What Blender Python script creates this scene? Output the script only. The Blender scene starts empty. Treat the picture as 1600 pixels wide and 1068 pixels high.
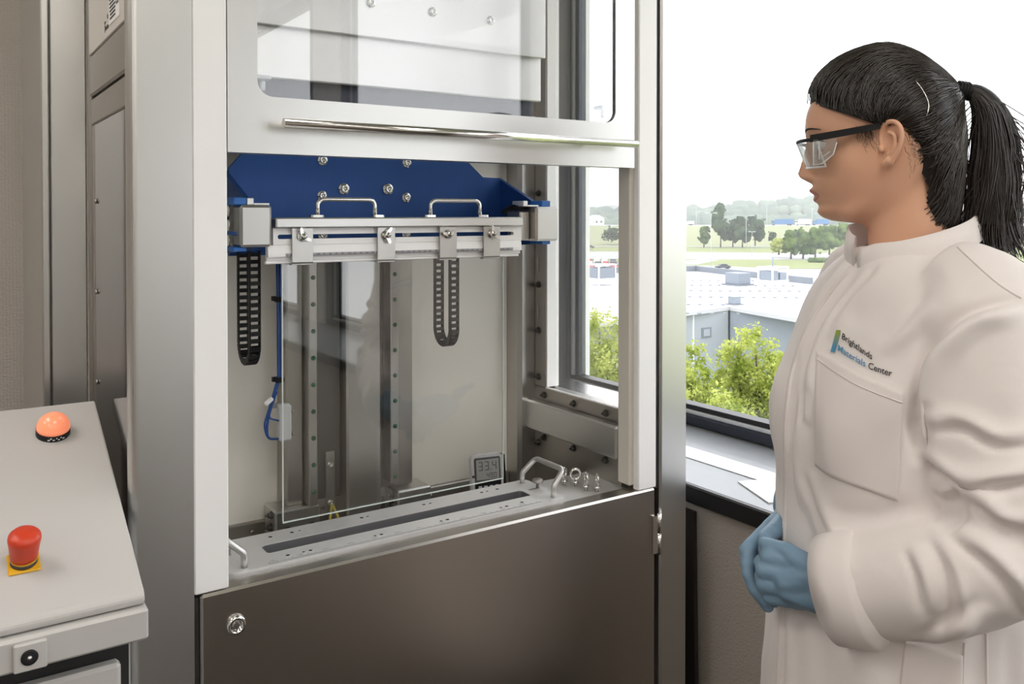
import bpy, bmesh, math, random
import numpy as np
from mathutils import Vector, Matrix, noise
from mathutils.bvhtree import BVHTree

random.seed(7)
SC = bpy.context.scene
COL = SC.collection
PI = math.pi

# ---------------------------------------------------------------- camera, sky, exposure
cam_d = bpy.data.cameras.new('camera')
cam = bpy.data.objects.new('camera', cam_d)
COL.objects.link(cam)
cam_d.sensor_width = 36.0
cam_d.lens = 30.375
cam_d.shift_y = -0.1131
cam_d.clip_start = 0.02
cam_d.clip_end = 6000
cam.location = (0, 0, 1.40)
cam.rotation_euler = (math.radians(90 - 0.8), 0, math.radians(-33.8))
SC.camera = cam

SC.view_settings.view_transform = 'Standard'
SC.view_settings.look = 'None'
SC.view_settings.gamma = 1
SC.view_settings.exposure = 0.38
SC.view_settings.use_curve_mapping = False

SKY_STRENGTH = 2.7
LAMP_STRENGTH = 5.6
LAMP_COLOUR = (1.0, 0.94, 0.88)

world = bpy.data.worlds.new('overcast_sky')
SC.world = world
world.use_nodes = True
wn = world.node_tree
wn.nodes.clear()
w_out = wn.nodes.new('ShaderNodeOutputWorld')
w_bg = wn.nodes.new('ShaderNodeBackground')
w_bg.inputs['Strength'].default_value = SKY_STRENGTH
w_tc = wn.nodes.new('ShaderNodeTexCoord')
w_nz = wn.nodes.new('ShaderNodeTexNoise')
w_nz.inputs['Scale'].default_value = 2.2
w_nz.inputs['Detail'].default_value = 3
w_rp = wn.nodes.new('ShaderNodeValToRGB')
w_rp.color_ramp.elements[0].position = 0.3
w_rp.color_ramp.elements[0].color = (0.86, 0.89, 0.93, 1)
w_rp.color_ramp.elements[1].position = 0.7
w_rp.color_ramp.elements[1].color = (0.97, 0.98, 1.0, 1)
wn.links.new(w_tc.outputs['Generated'], w_nz.inputs['Vector'])
wn.links.new(w_nz.outputs['Fac'], w_rp.inputs['Fac'])
wn.links.new(w_rp.outputs['Color'], w_bg.inputs['Color'])
wn.links.new(w_bg.outputs['Background'], w_out.inputs['Surface'])

# ---------------------------------------------------------------- materials
MATS = {}


def srgb(r, g, b):
    def f(c):
        c /= 255.0
        return c / 12.92 if c <= 0.04045 else ((c + 0.055) / 1.055) ** 2.4
    return (f(r), f(g), f(b), 1.0)


def mat(name, col, rough=0.5, metal=0.0, nscale=None, namt=0.12, bump=None, stretch=(1, 1, 1),
        bstr=0.15, bdist=0.002, emit=None, estr=0.0, spec=0.5, coat=0.0, rvar=0.0, sss=0.0, trans=0.0,
        sheen=0.0, aniso=0.0):
    m = bpy.data.materials.new(name)
    m.use_nodes = True
    nt = m.node_tree
    b = nt.nodes['Principled BSDF']
    if len(col) == 3:
        col = (*col, 1)
    b.inputs['Base Color'].default_value = col
    b.inputs['Roughness'].default_value = rough
    b.inputs['Metallic'].default_value = metal
    b.inputs['Specular IOR Level'].default_value = spec
    b.inputs['Coat Weight'].default_value = coat
    if aniso:
        b.inputs['Anisotropic'].default_value = aniso
    if sheen:
        b.inputs['Sheen Weight'].default_value = sheen
    if sss:
        b.inputs['Subsurface Weight'].default_value = sss
        b.inputs['Subsurface Radius'].default_value = (0.012, 0.005, 0.003)
        b.inputs['Subsurface Scale'].default_value = 0.6
    if trans:
        b.inputs['Transmission Weight'].default_value = trans
    if emit:
        b.inputs['Emission Color'].default_value = (*emit, 1)
        b.inputs['Emission Strength'].default_value = estr
    tc = nt.nodes.new('ShaderNodeTexCoord')
    mp = nt.nodes.new('ShaderNodeMapping')
    mp.inputs['Scale'].default_value = stretch
    nt.links.new(tc.outputs['Object'], mp.inputs['Vector'])
    if nscale:
        nz = nt.nodes.new('ShaderNodeTexNoise')
        nz.inputs['Scale'].default_value = nscale
        nz.inputs['Detail'].default_value = 4
        nt.links.new(mp.outputs['Vector'], nz.inputs['Vector'])
        mx = nt.nodes.new('ShaderNodeMix')
        mx.data_type = 'RGBA'
        mx.inputs[6].default_value = tuple(min(1, c * (1 - namt)) for c in col[:3]) + (1,)
        mx.inputs[7].default_value = tuple(min(1, c * (1 + namt)) for c in col[:3]) + (1,)
        nt.links.new(nz.outputs['Fac'], mx.inputs[0])
        nt.links.new(mx.outputs[2], b.inputs['Base Color'])
        if rvar:
            mr = nt.nodes.new('ShaderNodeMapRange')
            mr.inputs['To Min'].default_value = max(0, rough - rvar)
            mr.inputs['To Max'].default_value = min(1, rough + rvar)
            nt.links.new(nz.outputs['Fac'], mr.inputs['Value'])
            nt.links.new(mr.outputs['Result'], b.inputs['Roughness'])
    if bump:
        n2 = nt.nodes.new('ShaderNodeTexNoise')
        n2.inputs['Scale'].default_value = bump
        n2.inputs['Detail'].default_value = 3
        nt.links.new(mp.outputs['Vector'], n2.inputs['Vector'])
        bp = nt.nodes.new('ShaderNodeBump')
        bp.inputs['Strength'].default_value = bstr
        bp.inputs['Distance'].default_value = bdist
        nt.links.new(n2.outputs['Fac'], bp.inputs['Height'])
        nt.links.new(bp.outputs['Normal'], b.inputs['Normal'])
    MATS[name] = m
    return m


def glass_mat(name, f0=0.05, tint=(1, 1, 1), rough=0.0, milk=0.0):
    """clear sheet: transparent with a mirror reflection that grows towards grazing angles"""
    m = bpy.data.materials.new(name)
    m.use_nodes = True
    nt = m.node_tree
    nt.nodes.clear()
    o = nt.nodes.new('ShaderNodeOutputMaterial')
    tr = nt.nodes.new('ShaderNodeBsdfTransparent')
    tr.inputs['Color'].default_value = (*tint, 1)
    gl = nt.nodes.new('ShaderNodeBsdfGlossy')
    gl.inputs['Roughness'].default_value = rough
    lw = nt.nodes.new('ShaderNodeLayerWeight')
    lw.inputs['Blend'].default_value = 0.5
    pw = nt.nodes.new('ShaderNodeMath')
    pw.operation = 'POWER'
    pw.inputs[1].default_value = 5
    ml = nt.nodes.new('ShaderNodeMath')
    ml.operation = 'MULTIPLY_ADD'
    ml.inputs[1].default_value = 1 - f0
    ml.inputs[2].default_value = f0
    mx = nt.nodes.new('ShaderNodeMixShader')
    nt.links.new(lw.outputs['Facing'], pw.inputs[0])
    nt.links.new(pw.outputs[0], ml.inputs[0])
    nt.links.new(ml.outputs[0], mx.inputs['Fac'])
    src = tr
    if milk:
        df = nt.nodes.new('ShaderNodeBsdfDiffuse')
        df.inputs['Color'].default_value = (0.9, 0.92, 0.93, 1)
        m2 = nt.nodes.new('ShaderNodeMixShader')
        m2.inputs['Fac'].default_value = milk
        nt.links.new(tr.outputs[0], m2.inputs[1])
        nt.links.new(df.outputs[0], m2.inputs[2])
        src = m2
    nt.links.new(src.outputs[0], mx.inputs[1])
    nt.links.new(gl.outputs[0], mx.inputs[2])
    nt.links.new(mx.outputs[0], o.inputs['Surface'])
    MATS[name] = m
    return m


M = MATS
mat('steel', (0.61, 0.605, 0.59), 0.36, 1.0, nscale=5, namt=0.07, bump=60, stretch=(1, 1, 0.25), bstr=0.06, bdist=0.001, rvar=0.10)
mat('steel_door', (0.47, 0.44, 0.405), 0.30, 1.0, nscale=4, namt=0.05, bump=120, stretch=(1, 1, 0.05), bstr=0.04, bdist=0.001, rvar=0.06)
mat('steel_dark', (0.44, 0.42, 0.39), 0.38, 1.0, nscale=6, namt=0.08, rvar=0.08)
mat('steel_black', (0.16, 0.155, 0.15), 0.42, 1.0, nscale=60, namt=0.15, stretch=(1, 1, .1))
mat('steel_polished', (0.78, 0.77, 0.74), 0.16, 1.0)
mat('chrome', (0.85, 0.85, 0.84), 0.08, 1.0)
mat('side_panel', (0.36, 0.355, 0.355), 0.07, 1.0, nscale=3, namt=0.04)
mat('aluminium', (0.88, 0.88, 0.88), 0.42, 0.6, nscale=30, namt=0.04)
mat('white_rail', (0.86, 0.86, 0.86), 0.38, 0.1)
mat('steel_mid', (0.54, 0.53, 0.51), 0.36, 1.0, nscale=6, namt=0.06, rvar=0.08)
mat('white_plastic', (0.97, 0.97, 0.97), 0.35, 0)
mat('guide_plastic', (0.74, 0.70, 0.63), 0.45, 0, nscale=6, namt=0.08, stretch=(1, 1, .3))
mat('cream_panel', (0.91, 0.875, 0.81), 0.45, 0, nscale=3, namt=0.03)
mat('label_panel', (0.66, 0.63, 0.58), 0.45, 0)
mat('blue_metal', srgb(34, 74, 138), 0.42, 0.35, nscale=120, namt=0.08, stretch=(1, 1, .1))
mat('bright_blue', srgb(45, 115, 200), 0.4, 0.0)
mat('black_plastic', (0.012, 0.012, 0.013), 0.5, spec=0.3)
mat('scale_grey', (0.42, 0.42, 0.45), 0.5)
mat('dark_gap', (0.02, 0.02, 0.02), 0.7)
mat('white_ink', (0.75, 0.75, 0.78), 0.6)
mat('grey_print', (0.30, 0.30, 0.31), 0.6)
mat('dark_print', (0.05, 0.05, 0.055), 0.6)
mat('green_cap', srgb(30, 92, 58), 0.5)
mat('blue_cable', srgb(36, 78, 150), 0.45)
mat('earth_wire', srgb(176, 160, 60), 0.5, nscale=80, namt=.5)
mat('sensor_grey', (0.62, 0.63, 0.65), 0.5)
mat('cabinet_white', srgb(194, 192, 189), 0.42, nscale=2, namt=0.02, bump=400, bstr=0.05, bdist=0.0005, spec=0.4)
mat('estop_red', srgb(205, 62, 32), 0.38)
mat('estop_yellow', srgb(226, 172, 30), 0.5)
mat('lamp_dome', srgb(240, 150, 112), 0.22, emit=srgb(255, 140, 104)[:3], estr=0.42, coat=0.3)
mat('lcd', (0.34, 0.35, 0.34), 0.4)
mat('anodised', (0.20, 0.20, 0.215), 0.4, 0.4)
mat('carpet', srgb(72, 64, 58), 0.9, nscale=40, namt=0.3, bump=300, bstr=0.4)
mat('ceiling_white', (0.62, 0.61, 0.60), 0.8, bump=120, bstr=0.1)
mat('frame_dark', srgb(52, 58, 70), 0.35, 0.2)
mat('frame_black', srgb(26, 26, 28), 0.4)
mat('frame_silver', (0.72, 0.74, 0.76), 0.35, 0.3)
mat('sill_top', (0.26, 0.27, 0.285), 0.3, coat=0.1)
mat('paper', (0.92, 0.93, 0.94), 0.7)
mat('wall_plain', srgb(236, 234, 229), 0.75)
mat('ext_white', (0.85, 0.86, 0.87), 0.6)
mat('dark_board', srgb(44, 40, 38), 0.5)
glass_mat('pane_glass', 0.045)
glass_mat('sash_glass', 0.085)
glass_mat('side_glass', 0.05, milk=0.05)
glass_mat('sheet_glass', 0.085, tint=(0.985, 0.995, 0.99))
glass_mat('acrylic', 0.10, tint=(0.92, 0.94, 0.95), milk=0.25)
mat('glass_edge', (0.80, 0.88, 0.86), 0.15)


def wallpaper(name, col):
    m = mat(name, col, 0.75)
    nt = m.node_tree
    b = nt.nodes['Principled BSDF']
    tc = nt.nodes['Texture Coordinate']
    mp = nt.nodes.new('ShaderNodeMapping')
    mp.inputs['Scale'].default_value = (150, 150, 240)
    nt.links.new(tc.outputs['Object'], mp.inputs['Vector'])
    v = nt.nodes.new('ShaderNodeTexVoronoi')
    v.inputs['Scale'].default_value = 1.0
    v.inputs['Randomness'].default_value = 0.45
    nt.links.new(mp.outputs['Vector'], v.inputs['Vector'])
    bp = nt.nodes.new('ShaderNodeBump')
    bp.inputs['Strength'].default_value = 0.55
    bp.inputs['Distance'].default_value = 0.003
    bp.invert = True
    nt.links.new(v.outputs['Distance'], bp.inputs['Height'])
    nt.links.new(bp.outputs['Normal'], b.inputs['Normal'])
    return m


wallpaper('wallpaper', srgb(186, 178, 169))


# ---------------------------------------------------------------- mesh helpers
class MB:
    """collects shapes in world metres; build() links them as one mesh object"""

    def __init__(self):
        self.v = []
        self.f = []
        self.s = []

    def add(self, vs, fs, smooth=False):
        n = len(self.v)
        self.v += [tuple(map(float, p)) for p in vs]
        self.f += [tuple(i + n for i in f) for f in fs]
        self.s += [smooth] * len(fs)
        return self

    def box(self, x0, x1, y0, y1, z0, z1, bev=0.0, rot=None, piv=None):
        x0, x1 = min(x0, x1), max(x0, x1)
        y0, y1 = min(y0, y1), max(y0, y1)
        z0, z1 = min(z0, z1), max(z0, z1)
        c = Vector(((x0 + x1) / 2, (y0 + y1) / 2, (z0 + z1) / 2))
        h = ((x1 - x0) / 2, (y1 - y0) / 2, (z1 - z0) / 2)
        b = min(bev, min(h) * 0.95)
        vs, fs = [], []
        if b <= 0:
            for sx in (-1, 1):
                for sy in (-1, 1):
                    for sz in (-1, 1):
                        vs.append(Vector((sx * h[0], sy * h[1], sz * h[2])))
            fs = [(0, 1, 3, 2), (4, 6, 7, 5), (0, 4, 5, 1), (2, 3, 7, 6), (0, 2, 6, 4), (1, 5, 7, 3)]
        else:
            idx = {}
            for sx in (-1, 1):
                for sy in (-1, 1):
                    for sz in (-1, 1):
                        s = (sx, sy, sz)
                        for ax in range(3):
                            p = [s[i] * (h[i] - (0 if i == ax else b)) for i in range(3)]
                            idx[(s, ax)] = len(vs)
                            vs.append(Vector(p))
            def face(lst):
                p = [vs[i] for i in lst]
                n = (p[1] - p[0]).cross(p[2] - p[0])
                cc = sum(p, Vector()) / len(p)
                fs.append(tuple(lst) if n.dot(cc) > 0 else tuple(reversed(lst)))
            for ax in range(3):
                o = [i for i in range(3) if i != ax]
                for sg in (-1, 1):
                    l = []
                    for (u, w) in ((-1, -1), (1, -1), (1, 1), (-1, 1)):
                        s = [0, 0, 0]
                        s[ax] = sg
                        s[o[0]] = u
                        s[o[1]] = w
                        l.append(idx[(tuple(s), ax)])
                    face(l)
            for ax in range(3):
                o = [i for i in range(3) if i != ax]
                for u in (-1, 1):
                    for w in (-1, 1):
                        l = []
                        for sg, a2 in ((-1, o[0]), (1, o[0]), (1, o[1]), (-1, o[1])):
                            s = [0, 0, 0]
                            s[ax] = sg
                            s[o[0]] = u
                            s[o[1]] = w
                            l.append(idx[(tuple(s), a2)])
                        face(l)
            for sx in (-1, 1):
                for sy in (-1, 1):
                    for sz in (-1, 1):
                        face([idx[((sx, sy, sz), a)] for a in range(3)])
        if rot is not None:
            pv = Vector(piv) if piv is not None else c
            vs = [pv + rot @ (p + c - pv) for p in vs]
        else:
            vs = [p + c for p in vs]
        return self.add(vs, fs)

    def tube(self, pts, r, n=10, caps=True, smooth=True, closed=False):
        P = [Vector(p) for p in pts]
        m = len(P)
        R = r if isinstance(r, (list, tuple)) else [r] * m
        vs, fs = [], []
        prev = None
        for i in range(m):
            if closed:
                t = P[(i + 1) % m] - P[i - 1]
            else:
                t = P[min(i + 1, m - 1)] - P[max(i - 1, 0)]
            t.normalize()
            if prev is None:
                a = Vector((0, 0, 1)) if abs(t.z) < 0.9 else Vector((1, 0, 0))
                u = t.cross(a).normalized()
            else:
                u = prev - t * prev.dot(t)
                u.normalize()
            w = t.cross(u)
            prev = u
            for k in range(n):
                an = 2 * PI * k / n
                vs.append(P[i] + (u * math.cos(an) + w * math.sin(an)) * R[i])
        for i in range(m if closed else m - 1):
            j = (i + 1) % m
            for k in range(n):
                k2 = (k + 1) % n
                fs.append((i * n + k, i * n + k2, j * n + k2, j * n + k))
        self.add(vs, fs, smooth)
        if caps and not closed:
            nb = len(self.v) - len(vs)
            self.f.append(tuple(nb + k for k in reversed(range(n))))
            self.s.append(False)
            self.f.append(tuple(nb + (m - 1) * n + k for k in range(n)))
            self.s.append(False)
        return self

    def cyl(self, p0, p1, r, n=16, r1=None):
        return self.tube([p0, p1], [r, r if r1 is None else r1], n)

    def lathe(self, prof, c=(0, 0, 0), ax=(0, 0, 1), n=24, smooth=True):
        """prof: list of (radius, height) along axis ax from c"""
        a = Vector(ax).normalized()
        t = Vector((0, 0, 1)) if abs(a.z) < 0.9 else Vector((1, 0, 0))
        u = a.cross(t).normalized()
        w = a.cross(u)
        vs, fs = [], []
        for r, h in prof:
            for k in range(n):
                an = 2 * PI * k / n
                vs.append(Vector(c) + a * h + (u * math.cos(an) + w * math.sin(an)) * r)
        for i in range(len(prof) - 1):
            for k in range(n):
                k2 = (k + 1) % n
                fs.append((i * n + k, i * n + k2, (i + 1) * n + k2, (i + 1) * n + k))
        self.add(vs, fs, smooth)
        nb = len(self.v) - len(vs)
        self.f.append(tuple(nb + k for k in reversed(range(n))))
        self.s.append(False)
        self.f.append(tuple(nb + (len(prof) - 1) * n + k for k in range(n)))
        self.s.append(False)
        return self

    def prism(self, poly, axis, a0, a1, smooth=False):
        """poly: 2D outline; axis 'X','Y','Z' is the extrusion axis"""
        def P(u, w, a):
            return {'X': (a, u, w), 'Y': (u, a, w), 'Z': (u, w, a)}[axis]
        n = len(poly)
        vs = [P(u, w, a0) for u, w in poly] + [P(u, w, a1) for u, w in poly]
        fs = [tuple(range(n)), tuple(reversed(range(n, 2 * n)))]
        fs += [(i, n + i, n + (i + 1) % n, (i + 1) % n) for i in range(n)]
        return self.add(vs, fs, smooth)

    def ring_plate(self, outer, inner, axis, a0, a1):
        """plate with a hole: two outlines with the same number of points"""
        def P(u, w, a):
            return {'X': (a, u, w), 'Y': (u, a, w), 'Z': (u, w, a)}[axis]
        n = len(outer)
        vs = []
        for a in (a0, a1):
            vs += [P(u, w, a) for u, w in outer]
            vs += [P(u, w, a) for u, w in inner]
        fs = []
        for i in range(n):
            j = (i + 1) % n
            fs.append((i, j, n + j, n + i))
            fs.append((2 * n + j, 2 * n + i, 3 * n + i, 3 * n + j))
            fs.append((j, i, 2 * n + i, 2 * n + j))
            fs.append((n + i, n + j, 3 * n + j, 3 * n + i))
        return self.add(vs, fs)

    def build(self, name, material, parent=None, label=None, kind=None, fixn=True):
        me = bpy.data.meshes.new(name)
        o3 = wloc(parent) if parent is not None else None
        vs = self.v
        if o3 is None:
            a = np.array(vs)
            lo, hi = a.min(0), a.max(0)
            o3 = Vector(((lo[0] + hi[0]) / 2, (lo[1] + hi[1]) / 2, lo[2]))
            loc = o3
        else:
            loc = Vector((0, 0, 0))
        me.from_pydata([(p[0] - o3.x, p[1] - o3.y, p[2] - o3.z) for p in vs], [], self.f)
        me.polygons.foreach_set('use_smooth', self.s)
        if fixn:
            b = bmesh.new()
            b.from_mesh(me)
            bmesh.ops.recalc_face_normals(b, faces=b.faces)
            b.to_mesh(me)
            b.free()
        me.materials.append(M[material] if isinstance(material, str) else material)
        o = bpy.data.objects.new(name, me)
        COL.objects.link(o)
        o.location = loc
        if parent is not None:
            o.parent = parent
        if label:
            o['label'] = label
        if kind:
            o['kind'] = kind
        return o


def wloc(o):
    v = Vector((0, 0, 0))
    while o is not None:
        v += o.location
        o = o.parent
    return v


def thing(name, label, cat, loc, group=None):
    o = bpy.data.objects.new(name, None)
    o.empty_display_size = 0.05
    COL.objects.link(o)
    o.location = loc
    o['label'] = label
    o['category'] = cat
    if group:
        o['group'] = group
    return o


def tag(o, label, cat, group=None):
    o['label'] = label
    o['category'] = cat
    if group:
        o['group'] = group
    return o


def struct(o):
    o['kind'] = 'structure'
    return o


def twin(src, name, parent, at):
    """another piece that shares src's mesh, origin at world point `at`"""
    o = bpy.data.objects.new(name, src)
    COL.objects.link(o)
    o.parent = parent
    p = wloc(parent) if parent is not None else Vector((0, 0, 0))
    o.location = Vector(at) - p
    return o


def mesh_of(mb, material, name='piece'):
    me = bpy.data.meshes.new(name)
    me.from_pydata(mb.v, [], mb.f)
    me.polygons.foreach_set('use_smooth', mb.s)
    b = bmesh.new()
    b.from_mesh(me)
    bmesh.ops.recalc_face_normals(b, faces=b.faces)
    b.to_mesh(me)
    b.free()
    me.materials.append(M[material])
    return me


def rrect(x0, x1, y0, y1, r, seg=6):
    pts = []
    for cx, cy, a0 in ((x1 - r, y1 - r, 0), (x0 + r, y1 - r, 90), (x0 + r, y0 + r, 180), (x1 - r, y0 + r, 270)):
        for k in range(seg + 1):
            a = math.radians(a0 + 90 * k / seg)
            pts.append((cx + r * math.cos(a), cy + r * math.sin(a)))
    return pts


def rect_like(x0, x1, y0, y1, seg=6):
    """square-cornered outline with as many points as rrect"""
    pts = []
    for cx, cy in ((x1, y1), (x0, y1), (x0, y0), (x1, y0)):
        pts += [(cx, cy)] * (seg + 1)
    return pts


def arc_pts(pts, r, seg=6):
    """round the corners of a polyline"""
    P = [Vector(p) for p in pts]
    out = [P[0]]
    for i in range(1, len(P) - 1):
        a = (P[i - 1] - P[i]).normalized()
        b = (P[i + 1] - P[i]).normalized()
        ang = a.angle(b)
        d = min(r / math.tan(ang / 2), (P[i - 1] - P[i]).length * .49, (P[i + 1] - P[i]).length * .49)
        s, e = P[i] + a * d, P[i] + b * d
        for k in range(seg + 1):
            t = k / seg
            out.append(s * (1 - t) ** 2 + P[i] * 2 * t * (1 - t) + e * t * t)
    out.append(P[-1])
    return out


def text_mesh(body, size, bold=False):
    """built-in font as a flat mesh in its own XY plane; returns verts, faces, width"""
    cu = bpy.data.curves.new('txt', 'FONT')
    cu.body = body
    cu.size = size
    cu.resolution_u = 3
    cu.offset = 0.010 * size if bold else 0.0
    o = bpy.data.objects.new('txt', cu)
    COL.objects.link(o)
    dg = bpy.context.evaluated_depsgraph_get()
    dg.update()
    me = bpy.data.meshes.new_from_object(o.evaluated_get(dg))
    vs = [tuple(v.co) for v in me.vertices]
    fs = [tuple(p.vertices) for p in me.polygons]
    bpy.data.objects.remove(o)
    bpy.data.curves.remove(cu)
    bpy.data.meshes.remove(me)
    w = max((v[0] for v in vs), default=0)
    return vs, fs, w

# ---------------------------------------------------------------- the room
RX0, RX1, RY0, RY1, RZ = -3.6, 1.61, -3.4, 2.2, 2.75
struct(MB().box(RX0 - .1, 1.75, RY0 - .1, RY1 + .1, -0.06, 0).build('floor', 'carpet'))
struct(MB().box(RX0 - .1, 1.75, RY0 - .1, RY1 + .1, RZ, RZ + .08).build('ceiling', 'ceiling_white'))
struct(MB().box(RX0 - .1, 1.75, RY1, RY1 + .12, 0, RZ).build('wall_back', 'wallpaper'))
struct(MB().box(RX0 - .1, 1.75, RY0 - .12, RY0, 0, RZ).build('wall_front', 'wall_plain'))
struct(MB().box(RX0 - .1, RX0, RY0, RY1, 0, RZ).build('wall_left', 'wallpaper'))
struct(MB().box(1.29, 1.68, RY0, RY1, 0, 0.832).build('wall_right', 'wallpaper'))
struct(MB().box(1.56, 1.70, RY0, RY1, 2.55, RZ).build('trim_1', 'wall_plain'))
SILL = struct(MB().box(1.268, 1.625, RY0, RY1, 0.836, 0.856, 0.002).build('trim_2', 'sill_top'))
MB().box(1.256, 1.270, RY0, RY1, 0.820, 0.8565, 0.003).build('sill_edge', 'frame_black', SILL)
for i, (y0, y1) in enumerate(((0.125, 0.330), (-1.79, -1.45))):
    struct(MB().box(1.60, 1.70, y0, y1, 0.856, 2.55, 0.004).build('wall_right_pier', 'wall_plain'))
# white outside reveal beyond the far end of the window
struct(MB().box(1.669, 1.685, 2.085, 2.20, 0.80, 2.55).build('trim_3', 'ext_white'))

for i, (y0, y1) in enumerate(((0.33, 2.176), (-1.45, 0.125), (-3.38, -1.79))):
    w = bpy.data.objects.new('window_%d' % (i + 1), None)
    COL.objects.link(w)
    w.location = (1.64, (y0 + y1) / 2, 0.856)
    struct(w)
    m = MB().box(1.612, 1.668, y0, y1, 0.857, 0.884, .003)
    m.box(1.612, 1.668, y0, y1, 2.49, 2.55, .003)
    m.box(1.612, 1.668, y0, y0 + .07, 0.884, 2.49, .003)
    m.box(1.612, 1.668, y1 - .072, y1, 0.884, 2.49, .003)
    m.build('window_frame', 'frame_dark', w)
    m = MB().box(1.620, 1.668, y0 + .07, y1 - .072, 0.884, 0.894, .002)
    m.build('silver_bead', 'frame_silver', w)
    m = MB().box(1.628, 1.668, y0 + .07, y1 - .072, 0.894, 0.906, .002)
    m.box(1.628, 1.668, y0 + .07, y1 - .072, 2.48, 2.49, .002)
    m.build('glazing_gasket', 'frame_black', w)
    m = MB().box(1.626, 1.660, y1 - .086, y1 - .072, 0.906, 2.48, .002)
    m.box(1.626, 1.660, y0 + .07, y0 + .084, 0.906, 2.48, .002)
    m.build('gasket_strip', 'frame_silver', w)
    m = MB().box(1.632, 1.648, y1 - .102, y1 - .086, 0.906, 2.48, .002)
    m.box(1.632, 1.648, y0 + .084, y0 + .11, 0.906, 2.48, .002)
    m.build('inner_frame', 'frame_silver' if 0 else 'frame_dark', w)
    MB().box(1.645, 1.651, y0 + .1, y1 - .1, 0.90, 2.485).build('pane', 'pane_glass', w)

# unseen ceiling panels, added and placed to light coat, steel and rear wall
for i, (x, y) in enumerate(((0.35, -0.45), (-0.2, -2.75), (-1.9, -1.1), (-2.0, -2.75), (-2.2, 1.2), (-0.9, 1.15))):
    names = ['added ceiling light panel above the camera side of the chamber', 'added ceiling light panel near the wall behind the camera',
             'added ceiling light panel towards the left wall', 'added ceiling light panel in the far left rear corner',
             'added ceiling light panel by the left end of the back wall', 'added ceiling light panel over the control cabinet']
    t = thing('added_ceiling_light', names[i], 'ceiling light', (x, y, RZ - .03), 'added ceiling panels out of view')
    MB().ring_plate(rect_like(x - .33, x + .33, y - .63, y + .63, 1), rect_like(x - .29, x + .29, y - .59, y + .59, 1),
                    'Z', RZ - .03, RZ - .0005).build('lamp_frame', 'white_plastic', t)
    mname = 'lamp_diffuser'
    if mname not in M:
        mat(mname, (0.9, 0.9, 0.9), 0.6, emit=LAMP_COLOUR, estr=LAMP_STRENGTH)
    MB().box(x - .29, x + .29, y - .59, y + .59, RZ - .022, RZ - .012).build('diffuser', mname, t)

# things on the sill and against the parapet
tag(MB().box(1.395, 1.462, 0.55, 1.72, .8565, .8578).build('paper_strip', 'paper'),
    'long white strip of paper lying along the windowsill', 'paper')
r = Matrix.Rotation(math.radians(0), 3, 'Z')
tag(MB().prism([(1.352, 1.196), (1.300, 1.075), (1.385, 1.05), (1.43, 1.165)], 'Z', .8565, .8585).build('paper_sheet', 'paper'),
    'loose white sheet of paper at the front of the windowsill beside the coat', 'paper')
lean = MB()
lean.add([(1.236, 1.285, 0), (1.236, 1.190, 0), (1.246, 1.190, 0), (1.246, 1.285, 0),
          (1.276, 1.285, .795), (1.276, 1.246, .795), (1.286, 1.246, .795), (1.286, 1.285, .795)],
         [(0, 1, 2, 3), (4, 5, 6, 7), (0, 1, 5, 4), (1, 2, 6, 5), (2, 3, 7, 6), (3, 0, 4, 7)])
tag(lean.build('leaning_board', 'dark_board'), 'narrow dark board leaning on the textured wall beside the steel post', 'board')

# ---------------------------------------------------------------- test chamber
TOPZ = 2.30
CH = thing('test_chamber', 'tall stainless steel test chamber with raised glass sash and steel lower door', 'machine', (0.70, 1.42, 0))


def part(name, material, mb, parent=None, label=None):
    return mb.build(name, material, CH if parent is None else parent, label)


fp = [(.288, 1.2), (.288, 1.24), (.2270, 1.24), (.2270, 1.2125), (.2075, 1.2125)] + [(.2195 - .012 * math.cos(t), 1.212 - .012 * math.sin(t)) for t in np.linspace(0, PI / 2, 8)]
part('front_post', 'steel', MB().prism(fp, 'Z', 0, TOPZ))
part('front_post', 'steel', MB().box(1.142, 1.213, 1.200, 1.262, 0, TOPZ, .004))
part('rear_post', 'steel_dark', MB().box(.208, .27, 1.520, 1.546, 0, TOPZ, .003))
part('rear_post', 'steel_mid', MB().box(1.058, 1.130, 1.552, 1.64, 0, TOPZ, .008))
part('top_cover', 'steel', MB().box(.208, 1.213, 1.20, 1.64, TOPZ, TOPZ + .03, .003))
part('rear_duct', 'steel', MB().box(.1548, .2072, 1.550, 1.90, 0, 2.45, .002), label='brushed steel duct behind the chamber')
part('duct_flange', 'steel', MB().box(.1420, .1535, 1.548, 1.90, 0, 2.45, .002))
# left outer side: beam, name-plate panel above, framed panel below
part('side_beam', 'steel_dark', MB().box(.2078, .2265, 1.2130, 1.5195, 1.586, 1.650, .003))
LP = part('side_plate', 'label_panel', MB().box(.2075, .225, 1.2130, 1.5195, 1.6515, TOPZ, .001), label='pale sheet panel carrying the type plate')
part('side_gasket', 'dark_gap', MB().box(.219, .2262, 1.2130, 1.5195, .04, 1.5855))
fr = MB().box(.2085, .2185, 1.2130, 1.508, 1.540, 1.581, .002)
fr.box(.2095, .2185, 1.482, 1.508, .06, 1.540, .002)
part('panel_frame', 'steel_dark', fr)
SP = part('side_panel', 'side_panel', MB().box(.2100, .2180, 1.2130, 1.4815, .06, 1.5395, .001), label='polished grey side panel')
sc_mb = MB().lathe([(.004, 0), (.004, .002), (.002, .003)], ax=(-1, 0, 0), n=8)
sc_me = mesh_of(sc_mb, 'steel_dark', 'screw')
for z in (1.42, 1.28, 1.14):
    twin(sc_me, 'screw', SP, (.2096, 1.468, z))
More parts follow.
